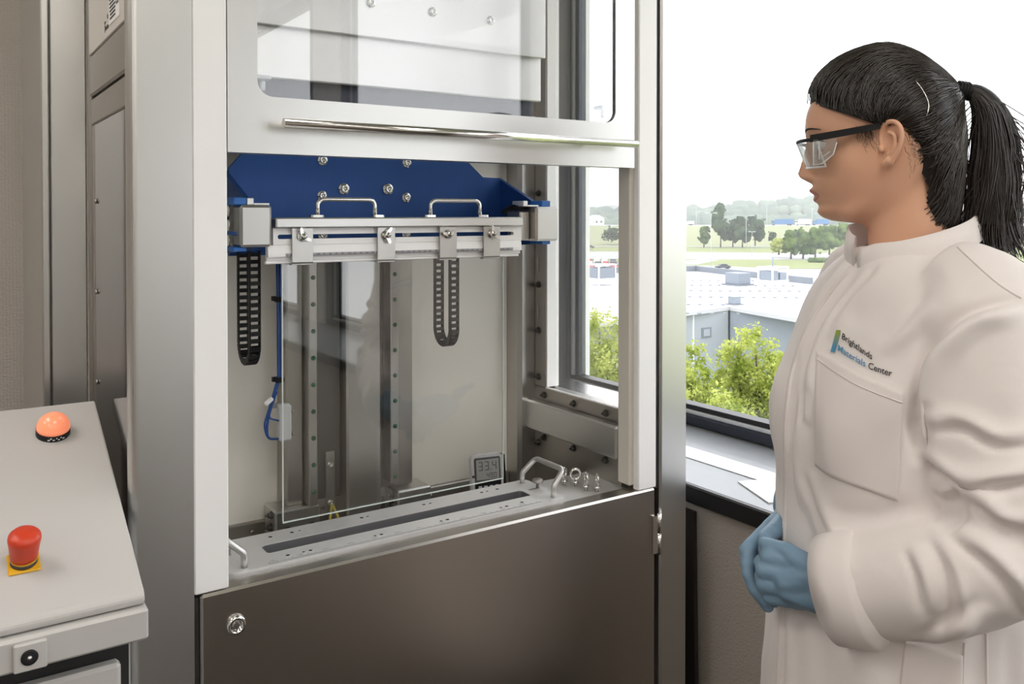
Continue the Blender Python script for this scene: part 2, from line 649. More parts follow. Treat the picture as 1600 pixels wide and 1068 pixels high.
# type plate: dark border rows and CE mark on white
TP = part('type_plate', 'white_plastic', MB().box(.2065, .2074, 1.247, 1.325, 1.664, 1.77, 0))
tp = MB()
random.seed(3)
for k in range(9):
    z = 1.670 + k * .0052
    y = 1.274
    while y < 1.314:
        l = random.uniform(.004, .013)
        tp.box(.2060, .2066, y, min(y + l, 1.318), z, z + .0025)
        y += l + .003
part('print_lines', 'dark_print', tp, parent=TP)
vs, fs, w = text_mesh('CE', .026, True)
ce = MB().add([(.2061, 1.270 - v[0] * .7, 1.682 + v[1]) for v in vs], fs)
part('ce_mark', 'dark_print', ce, parent=TP)
mk = MB()
for k in range(6):
    mk.box(.2069, .2074, 1.334 + k * .0045, 1.337 + k * .0045, 1.663, 1.667 + .001 * (k % 3))
mk.box(.2069, .2074, 1.362, 1.364, 1.661, 1.674)
mk.box(.2069, .2074, 1.355, 1.367, 1.674, 1.676)
mk.box(.2069, .2074, 1.338, 1.342, 1.677, 1.683)
part('maker_mark', 'dark_print', mk, parent=LP)

# white plastic guide strips beside the sash
part('guide_strip', 'white_plastic', MB().box(.2885, .3345, 1.2005, 1.25, .885, TOPZ, .002), label='white plastic guide strip')
part('guide_strip', 'white_plastic', MB().box(1.087, 1.1325, 1.2005, 1.2165, .884, TOPZ, .002), label='white plastic guide strip')
part('guide_rail', 'guide_plastic', MB().box(1.079, 1.112, 1.217, 1.2505, .8905, TOPZ, .002), label='cream plastic inner guide rail')
part('strip_gap', 'dark_gap', MB().box(1.1330, 1.1415, 1.206, 1.23, .88, TOPZ))

# lower steel door with lock and hinge
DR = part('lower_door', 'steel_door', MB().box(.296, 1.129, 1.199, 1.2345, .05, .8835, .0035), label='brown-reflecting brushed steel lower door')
lk = MB().lathe([(.0135, 0), (.0135, .004), (.0115, .0065), (.0085, .0065), (.0080, .0045), (.0, .0045)], c=(.343, 1.199, .833), ax=(0, -1, 0), n=28)
LK = part('lock', 'chrome', lk, parent=DR, label='round chrome cam lock')
part('side_plinth', 'steel_dark', MB().box(.289, 1.141, 1.215, 1.232, 0, .048))
hg = MB().cyl((1.1365, 1.1965, .757), (1.1365, 1.1965, .795), .0042, 12)
hg.cyl((1.1365, 1.1965, .797), (1.1365, 1.1965, .835), .0042, 12)
hg.box(1.120, 1.1365, 1.196, 1.1985, .76, .832)
part('hinge', 'steel_polished', hg, parent=DR)
ky = MB().lathe([(.0045, .0040), (.0045, .0052)], c=(.343, 1.199, .833), ax=(0, -1, 0), n=14)
ky.box(.3415, .3445, 1.1925, 1.1945, .8270, .8390)
part('door_seam', 'dark_gap', MB().box(.2885, .2955, 1.205, 1.22, .05, .88))
part('key_core', 'steel_dark', ky, parent=DR)

# rear and lower inside sheets
BP = part('rear_sheet', 'cream_panel', MB().box(.271, 1.0575, 1.6005, 1.612, .829, TOPZ, 0), label='cream inner back sheet')
part('rear_kick', 'steel_dark', MB().box(.30, 1.0575, 1.590, 1.600, .795, .829, .002))
for x in (.485, .60, .86, .97):
    twin(sc_me, 'screw', CH, (x, 1.589, .812)).rotation_euler = (0, 0, PI / 2)
part('inner_floor', 'steel_dark', MB().box(.272, 1.0995, 1.375, 1.5995, .780, .795, 0))
FS_ = MB().ring_plate(rect_like(.336, 1.0995, 1.2350, 1.374, 6), rrect(.408, .909, 1.278, 1.3225, .008, 6), 'Z', .855, .875)
part('front_shelf', 'aluminium', FS_, label='pale shelf plate under the tray')
part('shelf_trough', 'dark_gap', MB().box(.40, .915, 1.270, 1.330, .838, .8545))
part('left_sheet', 'cream_panel', MB().box(.2705, .2865, 1.2505, 1.6000, .60, TOPZ, 0))

# right inner side: sheet with a window opening, beam and bolts
part('side_sheet', 'steel_dark', MB().box(1.100, 1.135, 1.263, 1.5515, .60, 1.0225, 0))
part('side_flange', 'steel_dark', MB().box(1.099, 1.130, 1.5105, 1.5515, 1.023, TOPZ, .002))
part('opening_lining', 'white_plastic', MB().box(1.1005, 1.131, 1.5065, 1.5103, 1.0262, TOPZ))
part('opening_seal', 'white_plastic', MB().box(1.0985, 1.1030, 1.263, 1.5103, 1.0228, 1.0255))
part('outer_sheet', 'steel_polished', MB().box(1.1355, 1.205, 1.263, 1.640, .02, 1.0222, 0))
part('outer_flange', 'steel', MB().box(1.1355, 1.205, 1.612, 1.640, 1.023, TOPZ, 0))
part('side_window', 'side_glass', MB().box(1.122, 1.126, 1.262, 1.5063, 1.026, TOPZ), label='clear side window of the chamber')
SB = part('side_beam', 'steel', MB().box(1.076, 1.0995, 1.2512, 1.558, .931, .995, .004), label='horizontal steel tube on the right inside wall')
part('end_plate', 'steel', MB().box(1.068, 1.0995, 1.5585, 1.566, .926, 1.000, .002), parent=SB)
bl = MB().lathe([(.0075, 0), (.0075, .0018), (.0052, .0018), (.0052, .0065), (.0035, .0075), (.0022, .0075), (.0022, .0115), (.0012, .012)], ax=(-1, 0, 0), n=10, smooth=False)
bl_me = mesh_of(bl, 'steel_black', 'bolt')
for y in (1.516, 1.412, 1.309):
    for z in (1.0075, .915):
        twin(bl_me, 'bolt', CH, (1.0998, y, z))
for z in (1.445, 1.345, 1.246, 1.146, 1.044, .90):
    twin(bl_me, 'bolt', CH, (1.0988, 1.5365, z))
for z in (1.17, 1.275):
    part('slot_plate', 'steel', MB().box(1.0965, 1.0985, 1.535, 1.539, z, z + .03))

# upper inside sheets seen through the sash pane
part('shade_sheet', 'frame_dark', MB().box(.30, 1.056, 1.500, 1.508, 1.530, 1.650, .001))  # dark sheet added to stand in for the unlit interior behind the pane
US = part('upper_sheet', 'aluminium', MB().box(.30, 1.056, 1.452, 1.462, 1.722, TOPZ, .001), label='pale upper sheet behind the sash pane')
part('upper_sheet', 'aluminium', MB().box(.30, 1.056, 1.468, 1.478, 1.634, 1.735, .002))
cb = MB().lathe([(.009, 0), (.009, .0016), (.0062, .0016), (.0062, .0065), (.0055, .0072), (.0032, .0072), (.003, .004), (.0, .004)], ax=(0, -1, 0), n=14)
cb_me = mesh_of(cb, 'steel_polished', 'socket_bolt')
for x in (.663, .79, .92, .54):
    twin(cb_me, 'bolt', US, (x, 1.4515, 1.783))

# vertical guides on the back sheet
GA = part('guide_plate', 'steel_dark', MB().box(.536, .568, 1.545, 1.600, .86, TOPZ, .003), label='brushed steel mounting plate of the left guide')
part('guide_plate', 'steel_black', MB().box(.569, .645, 1.556, 1.600, .86, TOPZ, .001), label='near-black plate standing for the shaded gap between left guide and drive cover')  # near-black steel paints in the shade of the gap beside the guide
part('guide_plate', 'steel_black', MB().box(.7225, .7515, 1.5560, 1.600, .86, TOPZ, .001))  # shaded recess right of the drive cover, put in as near-black steel
part('guide_plate', 'steel_dark', MB().box(.7525, .795, 1.545, 1.600, .86, TOPZ, .003), label='brushed steel mounting plate of the right guide')
part('drive_cover', 'steel_mid', MB().box(.648, .720, 1.530, 1.600, .80, TOPZ, .004), label='wide brushed steel drive cover between the guides')
cap_me = mesh_of(MB().lathe([(.0042, 0), (.0042, .0012), (.0, .0014)], ax=(0, -1, 0), n=12), 'green_cap', 'hole_cap')
for x, z1 in ((.578, .862), (.7435, .875)):
    g = part('guide_rail', 'steel_mid', MB().box(x - .0085, x + .0085, 1.520, 1.5555, z1, TOPZ, .002), label='profiled guide rail dotted with green hole caps')
    for k in range(21):
        twin(cap_me, 'hole_cap', g, (x, 1.5198, .889 + k * .0493))
for x0, x1, z0, z1 in ((.508, .592, .797, .862), (.752, .826, .797, .856)):
    fb = part('foot_block', 'steel', MB().box(x0, x1, 1.525, 1.588, z0, z1, .003), label='machined steel foot block under the guide')
    for x in (x0 + .022, x1 - .016):
        o = twin(bl_me, 'bolt', fb, (x, 1.5245, (z0 + z1) / 2 - .004))
        o.rotation_euler = (0, 0, PI / 2)
    for z in (z0 + .008, (z0 + z1) / 2, z1 - .01):
        twin(bl_me, 'bolt', fb, (x0 - .0005, 1.545, z))
part('earth_strip', 'steel_dark', MB().box(.614, .632, 1.551, 1.5555, .835, .950, .001))
for z in (.925, .852):
    twin(cb_me, 'bolt', CH, (.623, 1.5505, z)).scale = (.7, .7, .7)
ew = MB().tube(arc_pts([(.623, 1.545, .850), (.616, 1.535, .832), (.606, 1.52, .797)], .02), .0026, 8)
ew.tube(arc_pts([(.624, 1.545, .850), (.631, 1.535, .828), (.629, 1.52, .797)], .02), .0026, 8)
part('earth_wire', 'earth_wire', ew, label='green-yellow earth wire')

# sensor with its blue cable beside the left guide
sn = part('sensor_box', 'sensor_grey', MB().box(.508, .530, 1.498, 1.520, .994, 1.061, .004), label='small grey sensor box on a blue cable')
part('sensor_bracket', 'steel', MB().box(.500, .531, 1.5205, 1.544, 1.052, 1.056).box(.529, .532, 1.5205, 1.545, .99, 1.056), parent=sn)
for z in (1.045, 1.005):
    twin(sc_me, 'screw', sn, (.5335, 1.51, z)).rotation_euler = (0, 0, PI)
cbm = MB()
for dx in (0, .005):
    cbm.tube(arc_pts([(.5085 + dx, 1.52, 1.42), (.5085 + dx, 1.51, 1.24), (.509 + dx, 1.51, 1.11), (.494, 1.505, 1.065),
                      (.480 + dx, 1.50, 1.030 - dx), (.486, 1.50, 1.004), (.508, 1.509, .999)], .03), .0022, 8)
cbm.tube(arc_pts([(.505, 1.505, 1.085), (.492, 1.50, 1.055), (.488, 1.50, 1.04), (.509, 1.505, 1.032)], .02), .0016, 8)
part('sensor_cable', 'blue_cable', cbm, label='thin blue sensor cable')
for z in (1.248, 1.104):
    part('cable_clip', 'black_plastic', MB().box(.5035, .5195, 1.505, 1.522, z - .005, z + .005, .002).box(.498, .5035, 1.508, 1.514, z - .002, z + .006))
part('cable_tag', 'white_plastic', MB().box(.480, .497, 1.497, 1.503, 1.066, 1.074, .002, rot=Matrix.Rotation(math.radians(-38), 3, 'Y')))

# sliding sash with pane and handle bar
SX0, SX1, SZ0 = .3355, 1.0765, 1.485
SA = MB().ring_plate(rect_like(SX0, SX1, SZ0, TOPZ, 8), rrect(.377, 1.031, 1.565, 2.22, .022, 8), 'Y', 1.2015, 1.2045)
SA.box(SX0, SX1, 1.2046, 1.232, SZ0, SZ0 + .004, .001)
SA.box(SX0, SX0 + .003, 1.2046, 1.228, SZ0 + .005, TOPZ)
SA.box(SX1 - .003, SX1, 1.2046, 1.228, SZ0 + .005, TOPZ)
SAO = part('sliding_sash', 'steel', SA, label='raised stainless steel sash with large rounded window')
part('sash_pane', 'sash_glass', MB().box(.370, 1.038, 1.2050, 1.2095, 1.558, 2.23), parent=SAO, label='clear pane of the sash')
part('pane_gasket', 'black_plastic', MB().ring_plate(rrect(.3755, 1.0325, 1.5635, 2.2215, .0225, 8), rrect(.3775, 1.0305, 1.5655, 2.2195, .0215, 8), 'Y', 1.2045, 1.2105), parent=SAO)
hb = MB().cyl((.404, 1.172, 1.5262), (1.056, 1.172, 1.5262), .0068, 18)
for x in (.50, .96):
    hb.cyl((x, 1.172, 1.5262), (x, 1.2014, 1.5262), .0042, 10)
part('handle_bar', 'steel_polished', hb, parent=SAO, label='long polished steel handle bar')
for x, s in ((.388, 1), (1.012, -1)):
    part('pane_clip', 'acrylic', MB().box(x - .012, x + .012, 1.2098, 1.228, 1.590, 1.596, .001).box(x - .003, x + .003, 1.2098, 1.218, 1.574, 1.588, .001), parent=SAO)

# ---------------------------------------------------------------- clamping carriage
CA = thing('clamp_carriage', 'blue bracket with white clamping bar and two handles inside the chamber', 'clamp bar', (.655, 1.37, 1.32))
bp = [(.41, 1.330), (.41, 1.477), (.428, 1.497), (.505, 1.590), (.80, 1.590), (.876, 1.500), (.908, 1.473), (.9485, 1.472), (.9485, 1.330)]
BPL = MB().prism(bp, 'Y', 1.460, 1.470).build('blue_plate', 'blue_metal', CA, 'dark blue bracket plate')
for x, z in ((.573, 1.495), (.739, 1.496), (.613, 1.445), (.700, 1.446), (.738, 1.431), (.572, 1.432), (.738, 1.363), (.573, 1.363)):
    o = twin(cb_me, 'socket_bolt', BPL, (x, 1.4596, z))
    if z in (1.445, 1.446):
        o.scale = (1.15, 1.15, 1.15)
for x in (.402, .9487):
    MB().prism([(1.4705, 1.473), (1.4705, 1.335), (1.312, 1.345), (1.312, 1.412), (1.352, 1.426)], 'X', x, x + .008).build('side_arm', 'blue_metal', CA, 'blue side arm')
for x0, x1, xm in ((.376, .424, -1), (.912, .964, 1)):
    e = MB().box(x0, x1, 1.283, 1.345, 1.3505, 1.4135, .004).build('end_box', 'steel_mid', CA, 'square steel end cover')
    bx0 = x0 - .006 if xm < 0 else x1 - .030
    MB().box(bx0, bx0 + .019, 1.295, 1.335, 1.4137, 1.4245, .001).build('blue_stop', 'bright_blue', e)
    MB().box(bx0, bx0 + .019, 1.295, 1.335, 1.3440, 1.3503, .001).build('blue_stop', 'bright_blue', e)
    c0 = bx0 + .020 if xm < 0 else bx0 - .042
    MB().box(c0, c0 + .010, 1.295, 1.332, 1.4137, 1.424, .001).box(c0 + .010, c0 + .034, 1.295, 1.332, 1.4137, 1.4165, .0005).build('top_bracket', 'aluminium', e)
MB().box(.889, .911, 1.302, 1.345, 1.352, 1.405, .002).build('link_block', 'steel_dark', CA)
MB().tube([(.893, 1.36, 1.405), (.893, 1.33, 1.412), (.898, 1.31, 1.412)], .006, 10).build('link_tube', 'black_plastic', CA)
for k, z in enumerate((1.405, 1.383, 1.36)):
    twin(cb_me, 'socket_bolt', CA, (.372, 1.33, z)).rotation_euler = (0, 0, -PI / 2)
MB().cyl((.366, 1.32, 1.372), (.378, 1.30, 1.370), .003, 8).build('blue_hose', 'blue_cable', CA)
# top cover strip, slotted bar, graduated lower jaw
MB().box(.431, .887, 1.286, 1.345, 1.3785, 1.3945, .002).build('top_strip', 'steel', CA, 'folded steel strip along the top of the bar')
BR = MB()
BR.ring_plate(rect_like(.430, .889, 1.3525, 1.378, 6), rrect(.437, .872, 1.3615, 1.3685, .0034, 6), 'Y', 1.297, 1.306)
BRO = BR.build('slotted_bar', 'white_rail', CA, 'white bar with a long slot')
JW = MB().prism([(1.306, 1.3522), (1.2965, 1.3522), (1.2935, 1.340), (1.2935, 1.3345), (1.2995, 1.3345), (1.2995, 1.3285), (1.306, 1.3285)], 'X', .421, .8875)
JWO = JW.build('lower_jaw', 'white_rail', CA, 'white lower jaw with printed scale')
MB().box(.419, .885, 1.2995, 1.306, 1.3235, 1.3283, .001).build('jaw_lip', 'white_rail', CA)
for x in (.436, .874):
    MB().lathe([(.0047, 0), (.0047, .0008), (0, .0008)], c=(x, 1.2965, 1.3425), ax=(0, -1, 0), n=16).build('round_hole', 'dark_gap', JWO)
SCL = MB().box(.448, .868, 1.2928, 1.2934, 1.3347, 1.3397)
SCO = SCL.build('scale_strip', 'scale_grey', CA, 'grey printed scale strip')
tk = MB()
k = 0
x = .450
while x < .866:
    tk.box(x, x + .0005, 1.2925, 1.2928, 1.3347, 1.3372 if k % 5 else 1.3385)
    x += .002
    k += 1
tk.build('scale_ticks', 'dark_print', SCO)
nm = MB()
for k, x in enumerate(np.arange(.455, .862, .0105)):
    vs, fs, w = text_mesh(['20', '40', '60', '80', '100', '20', '40', '60', '80', '200'][k % 10], .0042)
    nm.add([(x + v[0], 1.2926, 1.3362 + v[1]) for v in vs], fs)
nm.build('scale_numbers', 'dark_print', SCO)
wn_mb = MB().lathe([(.0085, 0), (.0085, .0015), (.0058, .0015), (.0055, .008), (.0048, .009), (.0026, .009), (.0026, .014), (.0, .0145)], ax=(0, -1, 0), n=14)
for s in (-1, 1):
    wn_mb.prism([(s * .004, -.003), (s * .0125, .002), (s * .0135, .0055), (s * .0105, .0065), (s * .004, .003)], 'Y', -.0085, -.005)
wn_me = mesh_of(wn_mb, 'steel_polished', 'wing_nut')
for (x0, x1, ang) in ((.457, .491, 50), (.600, .632, 95), (.7155, .749, -10), (.8035, .838, 60)):
    c = MB().box(x0, x1, 1.2895, 1.2915, 1.3250, 1.3783, .0006)
    c.box(x0, x1, 1.2915, 1.303, 1.3212, 1.3231, .0005)
    c.add([(x0, 1.2895, 1.325), (x1, 1.2895, 1.325), (x1, 1.2935, 1.3212), (x0, 1.2935, 1.3212), (x0, 1.2915, 1.325), (x1, 1.2915, 1.325), (x1, 1.2935, 1.323), (x0, 1.2935, 1.323)],
          [(0, 1, 2, 3), (4, 7, 6, 5), (0, 3, 7, 4), (1, 5, 6, 2)])
    co = c.build('clamp_plate', 'steel_mid', CA, 'bent steel clamp plate with wing nut')
    o = twin(wn_me, 'wing_nut', co, ((x0 + x1) / 2 - .001, 1.2893, 1.3655))
    o.rotation_euler = (0, math.radians(ang), 0)
for x0, x1 in ((.508, .607), (.711, .811)):
    p = arc_pts([(x0, 1.315, 1.396), (x0, 1.315, 1.4235), (x1, 1.315, 1.4235), (x1, 1.315, 1.396)], .012, 8)
    ho = MB().tube(p, .0036, 12).build('handle', 'steel_polished', CA, 'polished U-shaped handle')
    MB().prism(rrect(x0 - .013, x0 + .009, 1.308, 1.322, .004, 4), 'Z', 1.3947, 1.3985).build('handle_foot', 'steel_polished', ho)
    MB().prism(rrect(x1 - .005, x1 + .016, 1.308, 1.322, .004, 4), 'Z', 1.3947, 1.3985).build('handle_foot', 'steel_polished', ho)

# glass sheet held in the clamps
GS = thing('glass_sheet', 'clear glass sheet hanging from the four clamp plates', 'glass sheet', (.6515, 1.3085, .920))
MB().box(.448, .855, 1.3065, 1.3105, .921, 1.345).build('sheet', 'sheet_glass', GS)
for b_ in ((.447, .448, .920, 1.345), (.855, .856, .920, 1.345), (.448, .855, .920, .921)):
    MB().box(b_[0], b_[1], 1.3065, 1.3105, b_[2], b_[3]).build('ground_edge', 'glass_edge', GS)

# cable chains
lk_mb = MB()
lk_mb.box(-.0092, -.0070, -.0052, .0052, -.0064, .0064, .0008).box(.0070, .0092, -.0052, .0052, -.0064, .0064, .0008)
lk_mb.box(-.0070, .0070, -.0052, -.0038, -.0034, .0026).box(-.0070, .0070, .0038, .0052, -.0034, .0026)
lk_me = mesh_of(lk_mb, 'black_plastic', 'link')
for cx, yf, yr, zb, ztf, ztr, lab in ((.430, 1.391, 1.452, 1.157, 1.335, 1.335, 'black plastic cable chain hanging below the left end box'),
                                      (.803, 1.394, 1.452, 1.156, 1.345, 1.345, 'black plastic cable chain hanging behind the glass sheet')):
    t = thing('cable_chain', lab, 'cable chain', (cx, (yf + yr) / 2, zb), 'two cable chains')
    rr = (yr - yf) / 2
    path = []
    L1 = ztf - (zb + rr)
    La = PI * rr
    s = 0
    while s < L1 + La + (ztr - zb - rr):
        if s < L1:
            p = (yf, ztf - s, 0)
        elif s < L1 + La:
            a = (s - L1) / rr
            p = (yf + rr - rr * math.cos(a), zb + rr - rr * math.sin(a), a)
        else:
            p = (yr, zb + rr + (s - L1 - La), PI)
        path.append(p)
        s += .0117
    for y, z, a in path:
        o = twin(lk_me, 'link', t, (cx, y, z))
        o.rotation_euler = (a, 0, 0)

# ---------------------------------------------------------------- tray, thermometer, eye bolts
TR = thing('slotted_tray', 'aluminium tray plate with long slot and two handles on the chamber sill', 'tray', (.646, 1.302, .875))
tz0, tz1 = .8755, .888
tp_ = MB().ring_plate(rrect(.345, .947, 1.2365, 1.368, .012, 8), rrect(.415, .902, 1.282, 1.3185, .008, 8), 'Z', tz0, tz1)
tp_.build('tray_plate', 'aluminium', TR)
MB().ring_plate(rrect(.4149, .9021, 1.2819, 1.3186, .008, 8), rrect(.4165, .9005, 1.2835, 1.3170, .007, 8), 'Z', .8560, .8872).build('slot_lining', 'anodised', TR, 'dark anodised lining of the slot')
MB().box(.4168, .9002, 1.2875, 1.2915, .8562, .8850, .0008).build('slot_bar', 'white_rail', TR)
hole_me = mesh_of(MB().lathe([(.0050, 0), (.0046, .0004), (.0034, .0004), (.0030, .0001), (0, .0001)], n=16), 'aluminium', 'hole_rim')
hole_in = mesh_of(MB().lathe([(.0031, 0), (.0031, .00035), (0, .00035)], n=14), 'dark_gap', 'hole')
for i, (x, y) in enumerate(((.44, 1.346), (.475, 1.346), (.488, 1.346), (.596, 1.346), (.607, 1.346), (.714, 1.346), (.727, 1.346), (.834, 1.346), (.846, 1.346), (.868, 1.346),
                            (.438, 1.259), (.462, 1.258), (.473, 1.258), (.58, 1.258), (.591, 1.258), (.7, 1.258), (.712, 1.258), (.819, 1.258), (.831, 1.258), (.865, 1.26))):
    sc = .75 if i in (2, 4, 6, 8, 11, 13, 15, 17) else 1.0
    o = twin(hole_me, 'countersunk_hole', TR, (x, y, tz1))
    o.scale = (sc, sc, 1)
    q = bpy.data.objects.new('hole', hole_in)
    COL.objects.link(q)
    q.parent = o
    if i in (0, 9, 10, 19):
        q.scale = (1.3, 1.3, 1)
es = MB()
random.seed(5)
x = .405
while x < .895:
    es.box(x, x + .0009, 1.2415, 1.2415 + (.0045 if int((x - .405) / .0024) % 5 else .0075), tz1, tz1 + .0002)
    x += .0024
es.build('engraved_scale', 'grey_print', TR)
en = MB()
for k in range(12):
    vs, fs, w = text_mesh(str(50 * (k % 6) + 50), .0075)
    en.add([(.408 + k * .0405 + v[0], 1.2495 + v[1] * .8, tz1 + .0002) for v in vs], fs)
en.build('engraved_numbers', 'grey_print', TR)
for x0, sg in ((.928, 1), (.3705, -1)):
    p = arc_pts([(x0, 1.351, .8875), (x0, 1.351, .908), (x0 + sg * .027, 1.345, .9325), (x0 + sg * .027, 1.258, .9325), (x0, 1.251, .908), (x0, 1.251, .8875)], .012, 6)
    MB().tube(p, .0050, 12).build('handle', 'steel', TR, 'bent steel tray handle')
for x in (.935, .364):
    MB().lathe([(.0035, 0), (.0035, .010), (.0095, .011), (.0100, .0125), (.0095, .0160), (.0085, .017), (0, .017)], c=(x, 1.310, tz1), n=20).build('thumb_screw', 'steel_dark', TR)
    MB().box(x - .020, x + .004, 1.3085, 1.3115, tz1, tz1 + .0002).build('slit', 'dark_gap', TR)

for i, (x, y, ang, lab) in enumerate(((1.013, 1.330, 35, 'steel eye bolt nearest the side beam, partly behind the next ring'),
                                      (1.026, 1.312, -28, 'steel eye bolt turned to show its full round ring'),
                                      (1.027, 1.281, 66, 'steel eye bolt third from the thermometer, ring seen edge-on'),
                                      (1.040, 1.264, 62, 'steel eye bolt closest to the cream guide rail'))):
    t = thing('eye_bolt', lab, 'eye bolt', (x, y, .875), 'four eye bolts')
    a = math.radians(ang)
    u = Vector((math.cos(a), math.sin(a), 0))
    c = Vector((x, y, .8985))
    MB().tube([c + u * (.0098 * math.cos(k * PI / 12)) + Vector((0, 0, .0098 * math.sin(k * PI / 12))) for k in range(24)], .0027, 8, closed=True).build('ring', 'steel_polished', t)
    MB().lathe([(.0065, .0065), (.0065, .0085), (.0042, .0095), (.0036, .0135)], c=(x, y, .8755), n=12).build('collar', 'steel_polished', t)
    MB().lathe([(.0032, 0), (.0032, .0065)], c=(x, y, .8752), n=10).build('shank', 'steel_dark', t)

# thermometer leaning on the rear flange
TH = thing('digital_thermometer', 'grey digital thermometer with display reading 33.4 behind the tray', 'thermometer', (.945, 1.50, .7955))
tilt = Matrix.Rotation(math.radians(-8), 4, 'X')
T0 = Matrix.Translation((.9385, 1.485, .7955)) @ Matrix.Rotation(math.radians(-12), 4, 'Z') @ tilt


def tb(mb):
    mb.v = [tuple(T0 @ Vector(p)) for p in mb.v]
    return mb


tb(MB().prism(rrect(-.034, .034, .001, .112, .009, 6), 'Y', 0, .016)).build('case', 'sensor_grey', TH, 'silver grey case')
SR = tb(MB().prism(rrect(.0345, .041, .004, .109, .003, 4), 'Y', .004, .020)).build('case_back', 'black_plastic', TH)
tb(MB().prism(rrect(-.0285, .0285, .020, .106, .004, 5), 'Y', -.0012, -.0001)).build('bezel', 'black_plastic', TH)
LC = tb(MB().box(-.0245, .0245, -.0018, -.0013, .062, .102)).build('display', 'lcd', TH, 'grey liquid crystal display')


def seg7(mb, ch, x, z, w, h, t):
    S = {'3': 'abgcd', '4': 'fgbc', '0': 'abcdef', '9': 'abcdfg', '5': 'afgcd', '1': 'bc'}[ch]
    for s in S:
        if s in 'agd':
            zz = {'a': z + h - t, 'g': z + h / 2 - t / 2, 'd': z}[s]
            mb.box(x + t * .4, x + w - t * .4, -.0022, -.0018, zz, zz + t)
        else:
            xx = x if s in 'fe' else x + w - t
            z0 = z + h / 2 if s in 'fb' else z
            mb.box(xx, xx + t, -.0022, -.0018, z0 + t * .3, z0 + h / 2 - t * .3)


dg = MB()
for k, ch in enumerate('334'):
    seg7(dg, ch, -.020 + k * .0135 + (.003 if k == 2 else 0), .080, .0095, .018, .0021)
dg.box(.0065, .0088, -.0022, -.0018, .080, .0825)
for k, ch in enumerate('490'):
    seg7(dg, ch, -.003 + k * .008, .0645, .006, .0105, .0014)
tb(dg).build('digits', 'dark_print', LC)
bt = MB()
for x in (-.018, -.006, .006, .018):
    bt.box(x - .004, x + .004, -.0035, -.0012, .045, .050, .001)
tb(bt).build('buttons', 'sensor_grey', TH)
tb(MB().lathe([(.003, 0), (.003, .0015), (0, .0015)], c=(-.0312, 0, .07), ax=(0, -1, 0), n=12)).build('lamp_dot', 'black_plastic', TH)

# ---------------------------------------------------------------- control cabinet at the left
CC = thing('control_cabinet', 'white sloping control cabinet at the left of the chamber', 'cabinet', (-.13, 1.20, 0))
cx0, cx1 = -.45, .1975
sl = (1.138 - .989) / (1.348 - 1.001)
lid = MB()
prof = [(1.0500, .9543), (1.0474, .9590), (1.0479, .9648), (1.0532, .9700), (1.4018, .9700 + sl * .3486), (1.4102, 1.1233), (1.4144, 1.1165), (1.4154, 1.1008), (1.4018, 1.0976), (1.0710, .9553)]
lid.prism(prof, 'X', cx0, cx1)
LD = lid.build('lid', 'cabinet_white', CC, 'smooth sloping off-white lid')
bm_ = LD.modifiers.new('bevel', 'BEVEL')
bm_.width = .003
bm_.segments = 2
MB().box(cx0, cx1 + .002, 1.0385, 1.0815, .9175, .9532, .003).build('front_rail', 'cabinet_white', CC)
MB().prism([(1.0836, .04), (1.0836, .9506), (1.407, 1.0892), (1.407, .04)], 'X', cx0, cx1 - .010).build('body', 'cabinet_white', CC)
MB().box(cx0 + .02, cx1 - .012, 1.0820, 1.0830, .05, .9149).build('front_recess', 'dark_gap', CC)
MB().box(cx0 + .03, .1743, 1.0626, 1.0815, .06, .8876, .004).build('cabinet_door', 'cabinet_white', CC)
MB().box(cx0 + .02, cx1 - .02, 1.10, 1.39, 0, .04).build('plinth', 'black_plastic', CC)
SO = MB().box(.0656, .0971, 1.0327, 1.0385, .9189, .9487, .0015).build('socket_plate', 'cabinet_white', CC, 'small square socket plate')
MB().lathe([(.0082, 0), (.0082, .0012), (.0063, .0016), (0, .0010)], c=(.0803, 1.0327, .9338), ax=(0, -1, 0), n=20).build('round_socket', 'black_plastic', SO)
MB().lathe([(.0023, 0), (.0023, .0012), (0, .0014)], c=(.0803, 1.0313, .9338), ax=(0, -1, 0), n=10).build('centre_pin', 'steel', SO)
nrm = Vector((0, -sl, 1)).normalized()


def on_lid(x, y, h=0):
    return Vector((x, y, .9700 + sl * (y - 1.0532))) + nrm * h


LB = on_lid(.1355, 1.3472)
IL = MB().lathe([(.0215, 0), (.0215, .0092), (0, .0092)], c=LB, ax=nrm, n=32).build('lamp_base', 'black_plastic', CC, 'black printed lamp base ring')
dome = [(.0213 * math.cos(t), .0093 + .022 * math.sin(t)) for t in np.linspace(0, PI / 2 * .98, 10)]
MB().lathe(dome, c=LB, ax=nrm, n=32).build('lamp_dome', 'lamp_dome', CC, 'glowing orange dome of the indicator lamp')
pt = MB()
tv = nrm.cross(Vector((1, 0, 0))).normalized()
if tv.y > 0:
    tv = -tv
for k, (an, ln) in enumerate(((112, 3), (104, 2), (96, 3), (84, 1), (78, 2), (70, 2), (62, 3))):
    for j in range(ln):
        a = math.radians(an - j * 2.2)
        c = LB + (Vector((1, 0, 0)) * math.cos(a) + tv * math.sin(a)) * .0216 + nrm * (.0034 + .0024 * (k % 2))
        pt.box(c.x - .0006, c.x + .0006, c.y - .0004, c.y + .0004, c.z - .0007, c.z + .0007)
pt.build('base_print', 'white_ink', IL, kind='stuff')
EB = on_lid(.0824, 1.1256)
rot = Vector((0, 0, 1)).rotation_difference(nrm).to_matrix()
EY = MB().box(EB.x - .0163, EB.x + .0163, EB.y - .0163, EB.y + .0163, EB.z, EB.z + .003, .001, rot=rot, piv=EB).build('warning_plate', 'estop_yellow', CC, 'yellow square plate under the stop button')
